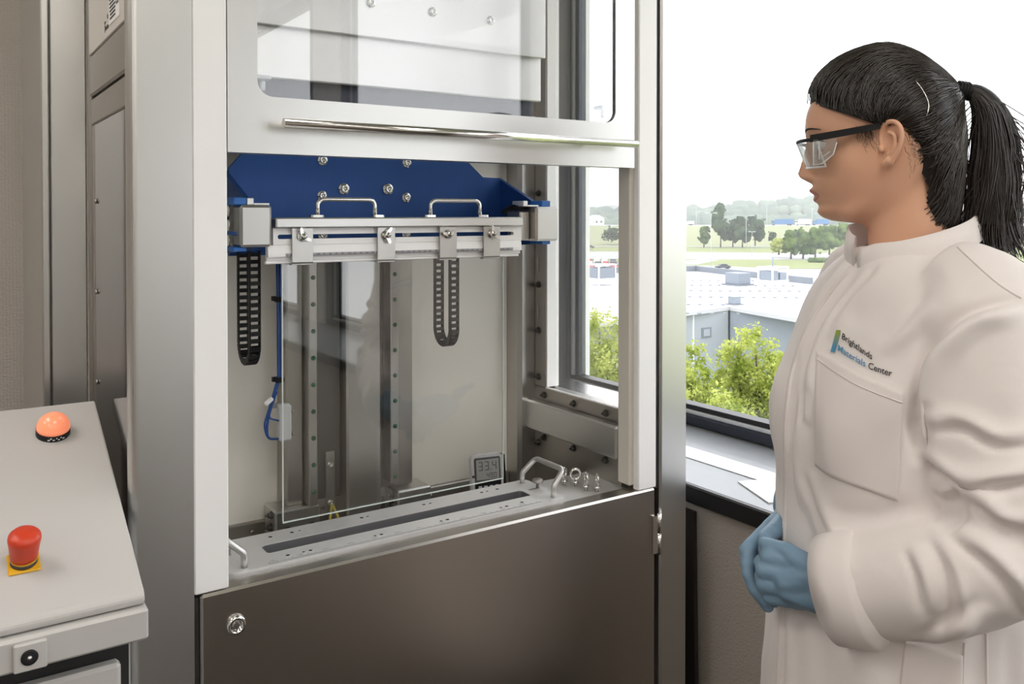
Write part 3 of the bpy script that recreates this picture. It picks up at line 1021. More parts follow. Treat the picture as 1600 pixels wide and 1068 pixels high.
MB().lathe([(.0139, .003), (.0139, .0075), (0, .0075)], c=EB, ax=nrm, n=28).build('button_collar', 'dark_print', CC)
MB().lathe([(.0135, .0075), (.0142, .009), (.0135, .0105)], c=EB, ax=nrm, n=28).build('button_ring', 'estop_yellow', CC)
MB().lathe([(.0142, .0105), (.0148, .017), (.0158, .027), (.0168, .0335), (.0171, .0365), (.0166, .0400), (.0142, .0430), (.0085, .0450), (.0, .0456)], c=EB, ax=nrm, n=32).build('stop_button', 'estop_red', CC, 'red mushroom stop button')

# ---------------------------------------------------------------- outside: site seen from the upper floor
BR_ = math.radians(33.8)
GZ = -14.6


def E(l, d, z):
    """site coordinates: d metres out along bearing 33.8 degrees, l metres to the right of that line"""
    return Vector((d * math.sin(BR_) + l * math.cos(BR_), d * math.cos(BR_) - l * math.sin(BR_), z))


def leaf_mat(name, c1, c2, trans=0.35, scale=1.2):
    m = bpy.data.materials.new(name)
    m.use_nodes = True
    nt = m.node_tree
    nt.nodes.clear()
    o = nt.nodes.new('ShaderNodeOutputMaterial')
    d = nt.nodes.new('ShaderNodeBsdfDiffuse')
    t = nt.nodes.new('ShaderNodeBsdfTranslucent')
    mx = nt.nodes.new('ShaderNodeMixShader')
    mx.inputs[0].default_value = trans
    tc = nt.nodes.new('ShaderNodeTexCoord')
    nz = nt.nodes.new('ShaderNodeTexNoise')
    nz.inputs['Scale'].default_value = scale
    nz.inputs['Detail'].default_value = 5
    cr = nt.nodes.new('ShaderNodeValToRGB')
    cr.color_ramp.elements[0].position = 0.35
    cr.color_ramp.elements[1].position = 0.65
    cr.color_ramp.elements[0].color = c1
    cr.color_ramp.elements[1].color = c2
    nt.links.new(tc.outputs['Object'], nz.inputs['Vector'])
    nt.links.new(nz.outputs['Fac'], cr.inputs[0])
    nt.links.new(cr.outputs[0], d.inputs[0])
    nt.links.new(cr.outputs[0], t.inputs[0])
    nt.links.new(d.outputs[0], mx.inputs[1])
    nt.links.new(t.outputs[0], mx.inputs[2])
    nt.links.new(mx.outputs[0], o.inputs[0])
    M[name] = m
    return m


leaf_mat('leaf_bright', srgb(132, 148, 58), srgb(208, 214, 128), 0.45, 2.2)
leaf_mat('leaf_mid', srgb(64, 90, 52), srgb(122, 144, 80), 0.3, 0.3)
leaf_mat('leaf_dark', srgb(50, 70, 52), srgb(84, 104, 74), 0.2, 0.2)
leaf_mat('wood_far', srgb(72, 92, 82), srgb(110, 126, 106), 0.0, 0.02)
mat('grass', srgb(124, 132, 82), 0.95, nscale=0.03, namt=0.18)
mat('field', srgb(132, 136, 98), 0.95, nscale=0.02, namt=0.14)
mat('asphalt', srgb(160, 160, 164), 0.9, nscale=0.05, namt=0.04)
mat('roof_membrane', srgb(190, 190, 193), 0.75, nscale=0.15, namt=0.05)
mat('roof_edge', srgb(120, 126, 134), 0.6)
mat('cladding', srgb(168, 174, 182), 0.55)
mat('cladding_blue', srgb(150, 157, 170), 0.55)
mat('unit_grey', srgb(130, 138, 148), 0.5)
mat('bark', srgb(88, 76, 62), 0.9)
mat('pole_grey', srgb(190, 194, 198), 0.5)
mat('truck_blue', srgb(52, 108, 160), 0.5)
mat('truck_white', srgb(240, 240, 240), 0.5)
mat('car_red', srgb(160, 60, 56), 0.4)
mat('car_dark', srgb(70, 74, 82), 0.4)
mat('car_silver', srgb(190, 194, 198), 0.35)
mat('car_glass', srgb(60, 70, 80), 0.2)

g = MB()
a, b, c, d = E(-900, -60, GZ), E(900, -60, GZ), E(1800, 2600, GZ), E(-1800, 2600, GZ)
g.add([a, b, c, d], [(0, 1, 2, 3)])
g.box(-.1, .1, -.1, .1, GZ - 2, GZ - 1.8)
struct(g.build('ground', 'grass'))


def strip(name, material, pts, z=0.05):
    m = MB()
    n = len(pts)
    top = [E(l, d, GZ + z) for l, d in pts]
    bot = [E(l, d, GZ - .2) for l, d in pts]
    fs = [tuple(range(n)), tuple(reversed(range(n, 2 * n)))] + [(i, n + i, n + (i + 1) % n, (i + 1) % n) for i in range(n)]
    return struct(m.add(top + bot, fs).build(name, material))


strip('road', 'asphalt', [(-40, 318), (75, 304), (80, 304), (125, 300), (160, 296), (165, 345), (120, 352), (60, 366), (-40, 372)])
strip('road', 'asphalt', [(-10, 272), (58, 272), (72, 300), (66, 303), (50, 285), (-10, 290)], .06)
strip('yard', 'asphalt', [(-30, 120), (120, 120), (130, 248), (78, 252), (62, 268), (18, 262), (18, 292), (-30, 292)], .04)
strip('lawn', 'grass', [(78, 253), (130, 249), (140, 285), (86, 282)], .08)
# embankment carrying the motorway
em = MB()
em.add([E(-400, 432, GZ), E(500, 432, GZ), E(520, 585, -6.6), E(-420, 585, -6.6), E(-420, 640, -6.6), E(520, 640, -6.6), E(520, 700, GZ), E(-420, 700, GZ)],
       [(0, 1, 2, 3), (3, 2, 5, 4), (4, 5, 6, 7)])
struct(em.build('embankment', 'field'))
struct(MB().add([E(-420, 592, -6.5), E(520, 592, -6.5), E(520, 632, -6.5), E(-420, 632, -6.5), E(-420, 592, -6.8), E(520, 592, -6.8), E(520, 632, -6.8), E(-420, 632, -6.8)],
                [(0, 1, 2, 3), (7, 6, 5, 4), (0, 4, 5, 1), (2, 6, 7, 3)]).build('motorway', 'asphalt'))
struct(MB().add([E(-40, 420, GZ + .1), E(300, 420, GZ + .1), E(300, 428, GZ + .1), E(-40, 428, GZ + .1)], [(0, 1, 2, 3)]).build('field_track', 'asphalt'))


def lump(seed, n1, n2, amp):
    """lumpy closed crown of unit radius"""
    vs, fs = [], []
    for i in range(n1 + 1):
        t = PI * i / n1
        for j in range(n2):
            p = 2 * PI * j / n2
            v = Vector((math.sin(t) * math.cos(p), math.sin(t) * math.sin(p), math.cos(t)))
            r = 1 + amp * noise.noise(v * 2.3 + Vector((seed, seed * 2, 0))) + amp * .6 * noise.noise(v * 5.1 + Vector((0, seed, 3)))
            vs.append(v * r)
    for i in range(n1):
        for j in range(n2):
            k = (j + 1) % n2
            fs.append((i * n2 + j, (i + 1) * n2 + j, (i + 1) * n2 + k, i * n2 + k))
    return vs, fs


def leaf_cloud(mb, lobes, n, size, seed, shell=0.55):
    """bent leaf quads scattered through ellipsoid lobes (centre, radius)"""
    rs = np.random.RandomState(seed)
    w = np.array([r ** 2 for c, r in lobes])
    w = w / w.sum()
    cnt = rs.multinomial(n, w)
    for (c, r), k in zip(lobes, cnt):
        cl = max(6, k // 30)
        dirs = rs.normal(size=(cl, 3))
        dirs /= np.linalg.norm(dirs, axis=1)[:, None]
        cr = (shell + (1 - shell) * rs.rand(cl)) * r
        cc = np.array(c) + dirs * cr[:, None] * np.array([1, 1, .95])
        pick = rs.randint(0, cl, k)
        p = cc[pick] + rs.normal(size=(k, 3)) * r * .11
        nr = rs.normal(size=(k, 3)) + dirs[pick] * .7 + np.array([0, 0, .7])
        nr /= np.linalg.norm(nr, axis=1)[:, None]
        t = np.cross(nr, rs.normal(size=(k, 3)))
        t /= np.linalg.norm(t, axis=1)[:, None]
        u = np.cross(nr, t)
        s = size * (.6 + .8 * rs.rand(k))[:, None]
        A = p - t * s * .5
        B = p + u * s * .28 + nr * s * .07
        C_ = p + t * s * .5
        D = p - u * s * .28 + nr * s * .07
        base = len(mb.v)
        q = np.stack([A, B, C_, D], 1).reshape(-1, 3)
        mb.v += [tuple(x) for x in q]
        mb.f += [(base + 4 * i, base + 4 * i + 1, base + 4 * i + 2, base + 4 * i + 3) for i in range(k)]
        mb.s += [False] * k


def px(x, y, d):
    """lateral offset and height for a bearing and depth"""
    return (x - 800) / 1350 * d, 1.4 - (y - 334) / 1350 * d


# leafy trees just outside
near = [
    (20.0, [(1185, 556, 48), (1150, 578, 36), (1205, 612, 62), (1160, 640, 60), (1232, 660, 75), (1180, 700, 85), (1225, 590, 50)], 30000,
     'bright green leafy tree whose top reaches the pale building, beside the lab coat'),
    (18.5, [(1082, 578, 42), (1052, 620, 62), (1100, 650, 62), (1050, 690, 80), (1128, 690, 58)], 24000,
     'bright green leafy tree just right of the steel post'),
    (21.5, [(938, 520, 50), (905, 560, 55), (965, 575, 55), (930, 620, 75), (985, 640, 70), (895, 660, 70)], 26000,
     'pale green leafy tree seen through the side window of the chamber'),
]
for i, (dd, lobes, n, lab) in enumerate(near):
    L = []
    for x, y, r in lobes:
        l, z = px(x, y, dd)
        L.append((tuple(E(l, dd + random.uniform(-.6, .6), z)), r / 1350 * dd))
    cx = sum(p[0][0] for p in L) / len(L)
    cy = sum(p[0][1] for p in L) / len(L)
    zt = min(p[0][2] for p in L)
    t = thing('leafy_tree', lab, 'tree', (cx, cy, GZ), 'leafy trees close outside the window')
    tm = MB().tube([(cx, cy, GZ), (cx + .1, cy, GZ + 5), (cx, cy + .1, zt), (cx, cy, zt + 1.4)], [.24, .18, .11, .04], 10)
    tm.build('trunk', 'bark', t)
    br = MB()
    for (c, r) in L:
        br.tube([(cx, cy, zt - .8 + random.random()), ((cx + c[0]) / 2, (cy + c[1]) / 2, (zt + c[2]) / 2 + .1), c], [.06, .045, .015], 6)
    br.build('branches', 'bark', t, kind='stuff')
    lm = MB()
    L.append(((cx, cy, zt - 1.6), 2.0))
    leaf_cloud(lm, L, n, .10, 11 + i)
    lm.build('foliage', 'leaf_bright', t, kind='stuff', fixn=False)

# trees in the middle distance
mid = [(1100, 386, 354, 20, 415, 'leaf_mid', 'low round bush at the left end of the dark tree clump'),
       (1126, 386, 318, 30, 412, 'leaf_dark', 'tallest tree of the dark clump beyond the road'),
       (1145, 386, 344, 20, 418, 'leaf_dark', 'slim dark tree right of the tallest in the clump'),
       (1160, 386, 338, 30, 410, 'leaf_dark', 'broad dark tree behind the tall lamp post'),
       (1180, 384, 338, 30, 416, 'leaf_dark', 'dark tree at the right end of the clump beyond the road'),
       (1207, 378, 362, 12, 430, 'leaf_dark', 'tiny dark conifer right of the dark clump'),
       (1217, 398, 372, 26, 318, 'leaf_bright', 'small pale green tree leading the row by the road'),
       (1236, 405, 360, 30, 306, 'leaf_mid', 'second green tree of the row by the road'),
       (1255, 405, 358, 28, 306, 'leaf_mid', 'third green tree of the row by the road'),
       (1274, 405, 356, 30, 308, 'leaf_mid', 'fourth green tree of the row by the road'),
       (1296, 398, 352, 36, 320, 'leaf_mid', 'fifth green tree of the row, by the coat shoulder'),
       (1322, 396, 350, 36, 325, 'leaf_mid', 'last green tree of the row, under the chin'),
       (956, 378, 356, 30, 440, 'leaf_dark', 'grey-green bush on the embankment seen through the side window')]
for i, (x, yb, yt, w, dd, mt, lab) in enumerate(mid):
    l, zb = px(x, yb, dd)
    _, zt = px(x, yt, dd)
    zb = max(zb, GZ) if dd < 425 else zb
    W = w / 1350 * dd / 2
    H = zt - zb
    t = thing('distant_tree', lab, 'tree', E(l, dd, zb), 'trees in the middle distance')
    MB().tube([E(l, dd, zb), E(l + .2, dd, zb + H * .55)], [.35, .2], 8).build('trunk', 'bark', t)
    f = MB()
    for k in range(7):
        rs = random.Random(i * 31 + k)
        a = rs.random() * 6.28
        fz = .32 + .62 * k / 6
        rr = W * (.62 if 0 < k < 5 else .45)
        off = W * .45 * (1 - abs(fz - .5))
        c = E(l + math.cos(a) * off, dd + math.sin(a) * off, zb + H * min(fz, .86))
        vs, fs = lump(i * 7.3 + k, 8, 12, .35)
        f.add([c + Vector((v.x * rr, v.y * rr, v.z * H * .17)) for v in vs], fs, True)
    lv = []
    for k in range(10):
        rs = random.Random(i * 77 + k)
        a = rs.random() * 6.28
        fz = .30 + .6 * rs.random()
        lv.append((tuple(E(l + math.cos(a) * W * .5, dd + math.sin(a) * W * .5, zb + H * fz)), W * .55))
    leaf_cloud(f, lv, 700, .9, 50 + i, .7)
    f.build('crown', mt, t, kind='stuff', fixn=False)

# wooded ridge on the horizon
rg = MB()
tops = [(-400, 26), (-150, 20), (0, 14), (105, 8), (180, 7), (290, 10), (330, 15), (420, 22), (480, 24), (560, 26), (700, 22), (900, 30)]
for row, (dd, zz) in enumerate(((1050, .35), (1150, .7), (1260, 1.0), (1330, .9))):
    for k in range(95):
        l = -350 + k * 13 + random.uniform(-5, 5)
        zt = np.interp(l, [p[0] for p in tops], [p[1] for p in tops])
        r = random.uniform(9, 17)
        c = E(l * dd / 1260, dd + random.uniform(-20, 20), GZ + (zt - GZ) * zz - r * .6)
        vs, fs = lump(k + row * 100.0, 6, 9, .4)
        rg.add([c + Vector((v.x * r, v.y * r, v.z * r * .9)) for v in vs], fs, True)
rgm = MB()
tag(rg.build('wooded_ridge', 'wood_far', fixn=False), 'hazy wooded ridge along the horizon', 'woods')['kind'] = 'stuff'
fh = MB()
for k in range(40):
    l = -500 + k * 45
    zt = 26 + 10 * noise.noise(Vector((k * .2, 0, 0)))
    vs, fs = lump(k + 900.0, 6, 9, .2)
    c = E(l, 2300, GZ)
    fh.add([c + Vector((v.x * 60, v.y * 60, v.z * (zt - GZ) * .85)) for v in vs], fs, True)
tag(fh.build('far_hills', 'wood_far', fixn=False), 'faint far hills beyond the wooded ridge', 'hills')['kind'] = 'stuff'

# flat-roofed pale building
RZB = -4.6
roof = [(-8, 41.2), (3.0, 46), (14.1, 56), (17.0, 48.2), (30, 36), (40, 50), (25.8, 74), (19.5, 91), (4, 86), (-10, 84)]
BL = thing('flat_roofed_building', 'pale flat-roofed building with white roof below the window', 'building', E(12, 62, GZ))
m = MB()
n = len(roof)
m.add([E(l, d, RZB) for l, d in roof] + [E(l, d, RZB - .25) for l, d in roof],
      [tuple(range(n)), tuple(reversed(range(n, 2 * n)))] + [(i, n + i, n + (i + 1) % n, (i + 1) % n) for i in range(n)])
m.build('roof', 'roof_membrane', BL, 'bright white membrane roof')


def wall_between(p, q, name, material, z0=GZ, z1=RZB - .25, th=.2):
    (l0, d0), (l1, d1) = p, q
    v = Vector((l1 - l0, d1 - d0))
    nn = Vector((-v.y, v.x)).normalized() * th
    vs = []
    for z in (z0, z1):
        for (l, d) in ((l0, d0), (l1, d1), (l1 + nn.x, d1 + nn.y), (l0 + nn.x, d0 + nn.y)):
            vs.append(E(l, d, z))
    return MB().add(vs, [(0, 1, 2, 3), (4, 7, 6, 5), (0, 4, 5, 1), (1, 5, 6, 2), (2, 6, 7, 3), (3, 7, 4, 0)]).build(name, material, BL)


def lerp2(p, q, t):
    return (p[0] + (q[0] - p[0]) * t, p[1] + (q[1] - p[1]) * t)


A_, B_, C3, D3 = roof[1], roof[2], roof[3], roof[4]
for k in range(6):
    p, q = lerp2(roof[0], B_, k / 6 + .004), lerp2(roof[0], B_, (k + 1) / 6 - .004)
    wall_between(p, q, 'wall_panel', 'cladding')
for k in range(5):
    p, q = lerp2(B_, D3, k / 5 + .003), lerp2(B_, D3, (k + 1) / 5 - .003)
    wall_between(p, q, 'wall_panel', 'cladding_blue')
for i in (4, 5, 6, 7, 8):
    wall_between(roof[i], roof[i + 1], 'wall_panel', 'cladding')
for i in (6, 7, 8):
    wall_between(roof[i], roof[i + 1], 'parapet', 'roof_edge', RZB, RZB + .55, .35)
q = lerp2(roof[0], B_, .875)
wall_between((q[0] + .02, q[1] - .06), (q[0] + .10, q[1]), 'downpipe', 'ext_white', GZ, RZB - .3, .08)
for (t0, t1, z0, z1) in ((.905, .938, -6.45, -5.80),):
    p, q = lerp2(roof[0], B_, t0), lerp2(roof[0], B_, t1)
    wf = wall_between((p[0], p[1] - .06), (q[0], q[1] - .06), 'window', 'unit_grey', z0, z1, .1)
    p2, q2 = lerp2(roof[0], B_, t0 + .006), lerp2(roof[0], B_, t1 - .006)
    vs = []
    wl = MB()
    for (l, d) in (p2, q2):
        vs += [E(l, d - .10, z0 + .1), E(l, d - .10, z1 - .1)]
    wl.add(vs + [v + Vector((.01, .01, 0)) for v in vs], [(0, 1, 3, 2), (4, 6, 7, 5), (0, 4, 5, 1), (2, 3, 7, 6)]).build('pane', 'cladding', wf)
# roof seams and fasteners too small to pick apart
fz = MB()
for r_ in range(6):
    for k in range(26):
        l, d = 9 + k * .75 + r_ * .4, 52 + r_ * 5.2 - k * .06
        if l < 24 and not (d < 57 and l > 12 + (56 - d) * -.5 and l > 14):
            c = E(l, d, RZB)
            fz.box(c.x - .09, c.x + .09, c.y - .09, c.y + .09, RZB + .01, RZB + .07)
fz.build('roof_fasteners', 'unit_grey', BL, kind='stuff')

u1 = thing('rooftop_unit', 'grey boxy rooftop unit standing on the white roof', 'roof unit', E(19.1, 73, RZB), 'rooftop units')
c = E(19.1, 73, RZB)
MB().box(c.x - .75, c.x + .75, c.y - .75, c.y + .75, RZB + .12, RZB + 1.05, .03).build('case', 'unit_grey', u1)
MB().box(c.x - .95, c.x + .95, c.y - .95, c.y + .95, RZB + .002, RZB + .12).build('base', 'roof_edge', u1)
u2 = thing('rooftop_unit', 'small grey vent box at the inner roof corner', 'roof unit', E(14.75, 57.2, RZB), 'rooftop units')
c = E(14.75, 57.2, RZB)
MB().box(c.x - .30, c.x + .30, c.y - .30, c.y + .30, RZB + .06, RZB + .52, .02).build('case', 'unit_grey', u2)
MB().box(c.x - .42, c.x + .42, c.y - .42, c.y + .42, RZB + .002, RZB + .06).build('base', 'roof_edge', u2)
MB().box(c.x - .33, c.x + .33, c.y - .33, c.y + .33, RZB + .52, RZB + .56, .01).build('lid', 'cladding', u2)
u3 = thing('chiller', 'white rooftop chiller on an open frame', 'chiller', E(21, 69.5, RZB))
c = E(21, 69.5, RZB)
for sx in (-.9, .9):
    for sy in (-.7, .7):
        MB().box(c.x + sx - .05, c.x + sx + .05, c.y + sy - .05, c.y + sy + .05, RZB + .002, RZB + 1.75).build('leg', 'ext_white', u3)
MB().box(c.x - 1, c.x + 1, c.y - .8, c.y + .8, RZB + .62, RZB + .72).build('shelf', 'ext_white', u3)
MB().box(c.x - .85, c.x - .1, c.y - .65, c.y + .65, RZB + .73, RZB + 1.45, .02).build('fan_unit', 'unit_grey', u3)
MB().box(c.x + .1, c.x + .85, c.y - .65, c.y + .65, RZB + .73, RZB + 1.30, .02).build('fan_unit', 'unit_grey', u3)
MB().box(c.x - 1, c.x + 1, c.y - .8, c.y + .8, RZB + 1.70, RZB + 1.78).build('top_rail', 'ext_white', u3)
MB().cyl((c.x, c.y, RZB + 1.78), (c.x, c.y, RZB + 2.5), .07, 8).build('exhaust', 'unit_grey', u3)
c = E(7.6, 73, RZB)
u4 = thing('chiller', 'white rooftop chiller seen through the side window beside the cream rail', 'chiller', (c.x, c.y, RZB))
for sx in (-.9, .9):
    for sy in (-.7, .7):
        MB().box(c.x + sx - .05, c.x + sx + .05, c.y + sy - .05, c.y + sy + .05, RZB + .002, RZB + 1.75).build('leg', 'ext_white', u4)
MB().box(c.x - .9, c.x + .9, c.y - .7, c.y + .7, RZB + .62, RZB + 1.5, .02).build('fan_unit', 'unit_grey', u4)
MB().box(c.x - 1, c.x + 1, c.y - .8, c.y + .8, RZB + 1.70, RZB + 1.78).build('top_rail', 'ext_white', u4)


# lamp posts
for x, yb, yt, dd, arm, lab in ((1111, 420, 333, 252, 1.2, 'thin lamp post left of the dark tree clump'),
                                (1166, 392, 337, 372, 3.2, 'lamp post with two arms in front of the dark trees'),
                                (1088, 352, 324, 560, 1.0, 'pale mast by the motorway left of the trees'),
                                (1198, 350, 320, 590, 1.0, 'pale mast by the motorway near the blue lorry'),
                                (1269, 350, 326, 590, 1.0, 'pale mast by the motorway behind the lips'),
                                (1175, 400, 362, 330, .8, 'short pole at the roadside right of the two-armed post')):
    l, zb = px(x, yb, dd)
    _, zt = px(x, yt, dd)
    t = thing('lamp_post', lab, 'lamp post', E(l, dd, zb), 'lamp posts outside')
    rr = .00032 * dd
    MB().tube([E(l, dd, zb), E(l, dd, zt)], [rr, rr * .7], 6).build('pole', 'pole_grey', t)
    MB().tube([E(l - arm, dd, zt + .15), E(l, dd, zt), E(l + arm, dd, zt + .15)], rr * .7, 6).build('arm', 'pole_grey', t)
    for s in (-1, 1):
        c = E(l + s * arm, dd, zt + .1)
        MB().box(c.x - .5, c.x + .5, c.y - .3, c.y + .3, c.z - .1, c.z + .15).build('lamp_head', 'pole_grey', t)


# vehicles on the motorway, cars below
def lorry(l, d, z, ln, h, colr, lab, cab=True):
    t = thing('lorry', lab, 'lorry', E(l, d, z), 'vehicles on the motorway')

    def bx(l0, l1, d0, d1, z0, z1):
        vs = [E(a, b, c) for a in (l0, l1) for b in (d0, d1) for c in (z0, z1)]
        return MB().add(vs, [(0, 1, 3, 2), (4, 6, 7, 5), (0, 4, 5, 1), (2, 3, 7, 6), (0, 2, 6, 4), (1, 5, 7, 3)])
    bx(l - ln / 2 + 2.6, l + ln / 2, d, d + 2.6, z + 1.0, z + h).build('cargo_box', colr, t)
    bx(l - ln / 2, l - ln / 2 + 2.3, d, d + 2.5, z + .6, z + h * .8).build('cab', colr, t)
    bx(l - ln / 2 - .02, l - ln / 2 + 1.4, d - .05, d + 2.4, z + h * .45, z + h * .7).build('windscreen', 'car_glass', t)
    for x in (l - ln / 2 + 1.2, l + ln / 2 - 3, l + ln / 2 - 1.5):
        MB().cyl(E(x, d - .05, z + .5), E(x, d + 2.4, z + .5), .5, 12).build('wheel', 'black_plastic', t)


for x, dd, ln, h, colr, lab in ((1223, 600, 14.5, 4.3, 'truck_blue', 'blue lorry on the motorway in front of the wooded ridge'),
                                (1256, 604, 10.5, 4.4, 'truck_white', 'white lorry on the motorway behind the blue one'),
                                (1283, 606, 11.5, 4.2, 'truck_blue', 'blue lorry on the motorway just before the chin'),
                                (1077, 604, 7.0, 3.0, 'truck_white', 'white van on the motorway beside the steel post')):
    lorry((x - 800) / 1350 * dd, dd, -6.5, ln, h, colr, lab)


def car_meshes(colr):
    b = MB().prism([(-2.1, .25), (-2.1, .75), (-1.2, .9), (-.7, 1.4), (.8, 1.42), (1.5, .92), (2.1, .8), (2.15, .25)], 'Y', -.85, .85)
    w = MB().prism([(-1.0, .92), (-.62, 1.34), (.74, 1.36), (1.25, .94)], 'Y', -.88, .88)
    k = MB()
    for x in (-1.3, 1.35):
        k.cyl((x, -.87, .32), (x, .87, .32), .32, 10)
    return mesh_of(b, colr, 'body'), mesh_of(w, 'car_glass', 'windows'), mesh_of(k, 'black_plastic', 'wheels')


cars = {c: car_meshes(c) for c in ('car_red', 'car_dark', 'car_silver', 'truck_white')}
keys = list(cars)


def place_car(l, d, z, rot, c, lab, group):
    t = thing('parked_car', lab, 'car', E(l, d, z), group)
    t.rotation_euler = (0, 0, rot)
    for me, nm in zip(cars[c], ('body', 'windows', 'wheels')):
        o = bpy.data.objects.new(nm, me)
        COL.objects.link(o)
        o.parent = t


random.seed(21)
words = {'car_red': 'red', 'car_dark': 'dark grey', 'car_silver': 'silver', 'truck_white': 'white'}
ordn = ['first', 'second', 'third', 'fourth', 'fifth']
rown = ['nearest', 'second nearest', 'middle', 'second farthest', 'farthest']
for row in range(5):
    for k in range(5):
        d = 226 + row * 13.5
        l = (913 + k * 12.5 - row * 1.2 - 800) / 1350 * d
        c = random.choice(keys)
        place_car(l, d, GZ + .05, -BR_ + 1.35 + random.uniform(-.05, .05), c,
                  'small %s car, %s from the left in the %s car park row' % (words[c], ordn[k], rown[row]), 'cars in the distant car park')
place_car(61.5, 252, GZ + .07, -BR_ + .15, 'car_dark', 'dark car on the road left of the grey rooftop unit', 'cars on the road')
place_car(36, 400, GZ + .2, -BR_, 'car_dark', 'tiny dark car on the field track seen through the side window', 'cars on the road')

# hedge, fence, distant house
hd = MB()
for k in range(14):
    vs, fs = lump(k + 3.0, 6, 8, .2)
    c = E(99 + k * 1.25, 286 - k * .5, GZ + .7)
    hd.add([c + Vector((v.x * 1.1, v.y * 1.1, v.z * 1.0)) for v in vs], fs, True)
tag(hd.build('clipped_hedge', 'leaf_mid', fixn=False), 'long clipped hedge at the edge of the lawn', 'hedge')
fe = thing('yard_fence', 'thin metal fence along the yard beyond the roof', 'fence', E(40, 118, GZ))
for k in range(12):
    c = E(38 + k * .9, 118 - k * .4, GZ)
    MB().box(c.x - .05, c.x + .05, c.y - .05, c.y + .05, GZ + .05, GZ + 7.0).build('post', 'pole_grey', fe)
MB().tube([E(38, 118, GZ + 6.9), E(38 + 9.9, 118 - 4.4, GZ + 6.9)], .04, 6).build('rail', 'pole_grey', fe)
hs = thing('distant_house', 'small white house below the ridge seen through the side window', 'house', E(60, 640, -6.6))
c = E(63, 650, -6.6)
MB().box(c.x - 5, c.x + 5, c.y - 4, c.y + 4, -6.6, -2.2).build('house_wall', 'ext_white', hs)
MB().prism([(c.x - 5.4, -2.2), (c.x, 0.6), (c.x + 5.4, -2.2)], 'Y', c.y - 4.3, c.y + 4.3).build('house_roof', 'truck_white', hs)
for k in (-2.5, 2):
    MB().box(c.x + k - .8, c.x + k + .8, c.y - 4.2, c.y - 4.0, -5.2, -3.6).build('window', 'car_glass', hs)

# hazy summer air over the site
m_ = bpy.data.materials.new('haze')
m_.use_nodes = True
m_.node_tree.nodes.clear()
ho_ = m_.node_tree.nodes.new('ShaderNodeOutputMaterial')
hv_ = m_.node_tree.nodes.new('ShaderNodeVolumeScatter')
hv_.inputs['Color'].default_value = (1, 1, 1, 1)
hv_.inputs['Density'].default_value = 0.00045
m_.node_tree.links.new(hv_.outputs[0], ho_.inputs['Volume'])
M['haze'] = m_
hz = MB()
hz.add([E(l, d, z) for z in (GZ - 3, 90) for l, d in ((-900, 34), (900, 34), (1500, 2500), (-1500, 2500))],
       [(0, 1, 2, 3), (7, 6, 5, 4), (0, 4, 5, 1), (1, 5, 6, 2), (2, 6, 7, 3), (3, 7, 4, 0)])
tag(hz.build('haze', 'haze'), 'pale haze softening the distant trees and ridge', 'haze')['kind'] = 'stuff'

# ---------------------------------------------------------------- person
mat('skin', srgb(226, 176, 146), 0.48, nscale=25, namt=0.05, sss=0.12, bump=500, bstr=0.06, bdist=0.0006, spec=0.35)
mat('lips', srgb(192, 122, 108), 0.42, sss=0.1)
mat('hair', (0.030, 0.022, 0.018), 0.25, spec=1.0)
mat('hair_base', (0.012, 0.009, 0.008), 0.5)
mat('coat', srgb(237, 230, 227), 0.85, nscale=14, namt=0.02, bump=26, bstr=0.22, bdist=0.006, stretch=(1, 1, .6), spec=0.2, sheen=0.1)
mat('coat_seam', srgb(234, 226, 223), 0.85, spec=0.2)
mat('coat_collar', srgb(237, 230, 227), 0.85, spec=0.2)
mat('navy', srgb(24, 30, 58), 0.8)
mat('glove', srgb(122, 152, 176), 0.48, nscale=30, namt=0.06, bump=70, bstr=0.18, bdist=0.003, spec=0.4)
mat('glove_edge', srgb(58, 96, 132), 0.5)
mat('trouser', srgb(40, 44, 56), 0.85, bump=80)
mat('shoe', srgb(34, 32, 32), 0.5)
mat('eye_white', (0.8, 0.78, 0.75), 0.25)
mat('iris', (0.03, 0.018, 0.012), 0.15)
mat('logo_black', (0.012, 0.012, 0.014), 0.7)
mat('logo_blue', srgb(86, 148, 190), 0.7)
glass_mat('lens_clear', 0.13, tint=(0.93, 0.95, 0.95), milk=0.08)
mat('lens_edge', (0.82, 0.84, 0.85), 0.2)
# green to blue bar of the emblem
m_ = mat('logo_bar', srgb(120, 160, 120), 0.7)
nt_ = m_.node_tree
g_ = nt_.nodes.new('ShaderNodeSeparateXYZ')
nt_.links.new(nt_.nodes['Texture Coordinate'].outputs['Generated'], g_.inputs[0])
r_ = nt_.nodes.new('ShaderNodeValToRGB')
r_.color_ramp.elements[0].color = srgb(84, 150, 190)
r_.color_ramp.elements[0].position = .25
r_.color_ramp.elements[1].color = srgb(150, 168, 60)
r_.color_ramp.elements[1].position = .9
nt_.links.new(g_.outputs['Z'], r_.inputs[0])
nt_.links.new(r_.outputs[0], nt_.nodes['Principled BSDF'].inputs['Base Color'])

PR = thing('person', 'person with ponytail in white lab coat, blue gloves and safety glasses beside the chamber', 'person', (1.1037, 0.7057, 0))
PR.rotation_euler = (0, 0, math.radians(-57.407))
# local axes of the person: x towards the viewer's right, y away from the window-side viewer, z up; the face looks along -x


def pobj(name, V, F, material, parent=None, smooth=True, label=None, kind=None):
    me = bpy.data.meshes.new(name)
    me.from_pydata([tuple(map(float, p)) for p in V], [], [tuple(int(i) for i in f) for f in F])
    me.polygons.foreach_set('use_smooth', [smooth] * len(me.polygons))
    me.materials.append(M[material])
    o = bpy.data.objects.new(name, me)
    COL.objects.link(o)
    o.parent = PR if parent is None else parent
    if label:
        o['label'] = label
    if kind:
        o['kind'] = kind
    return o


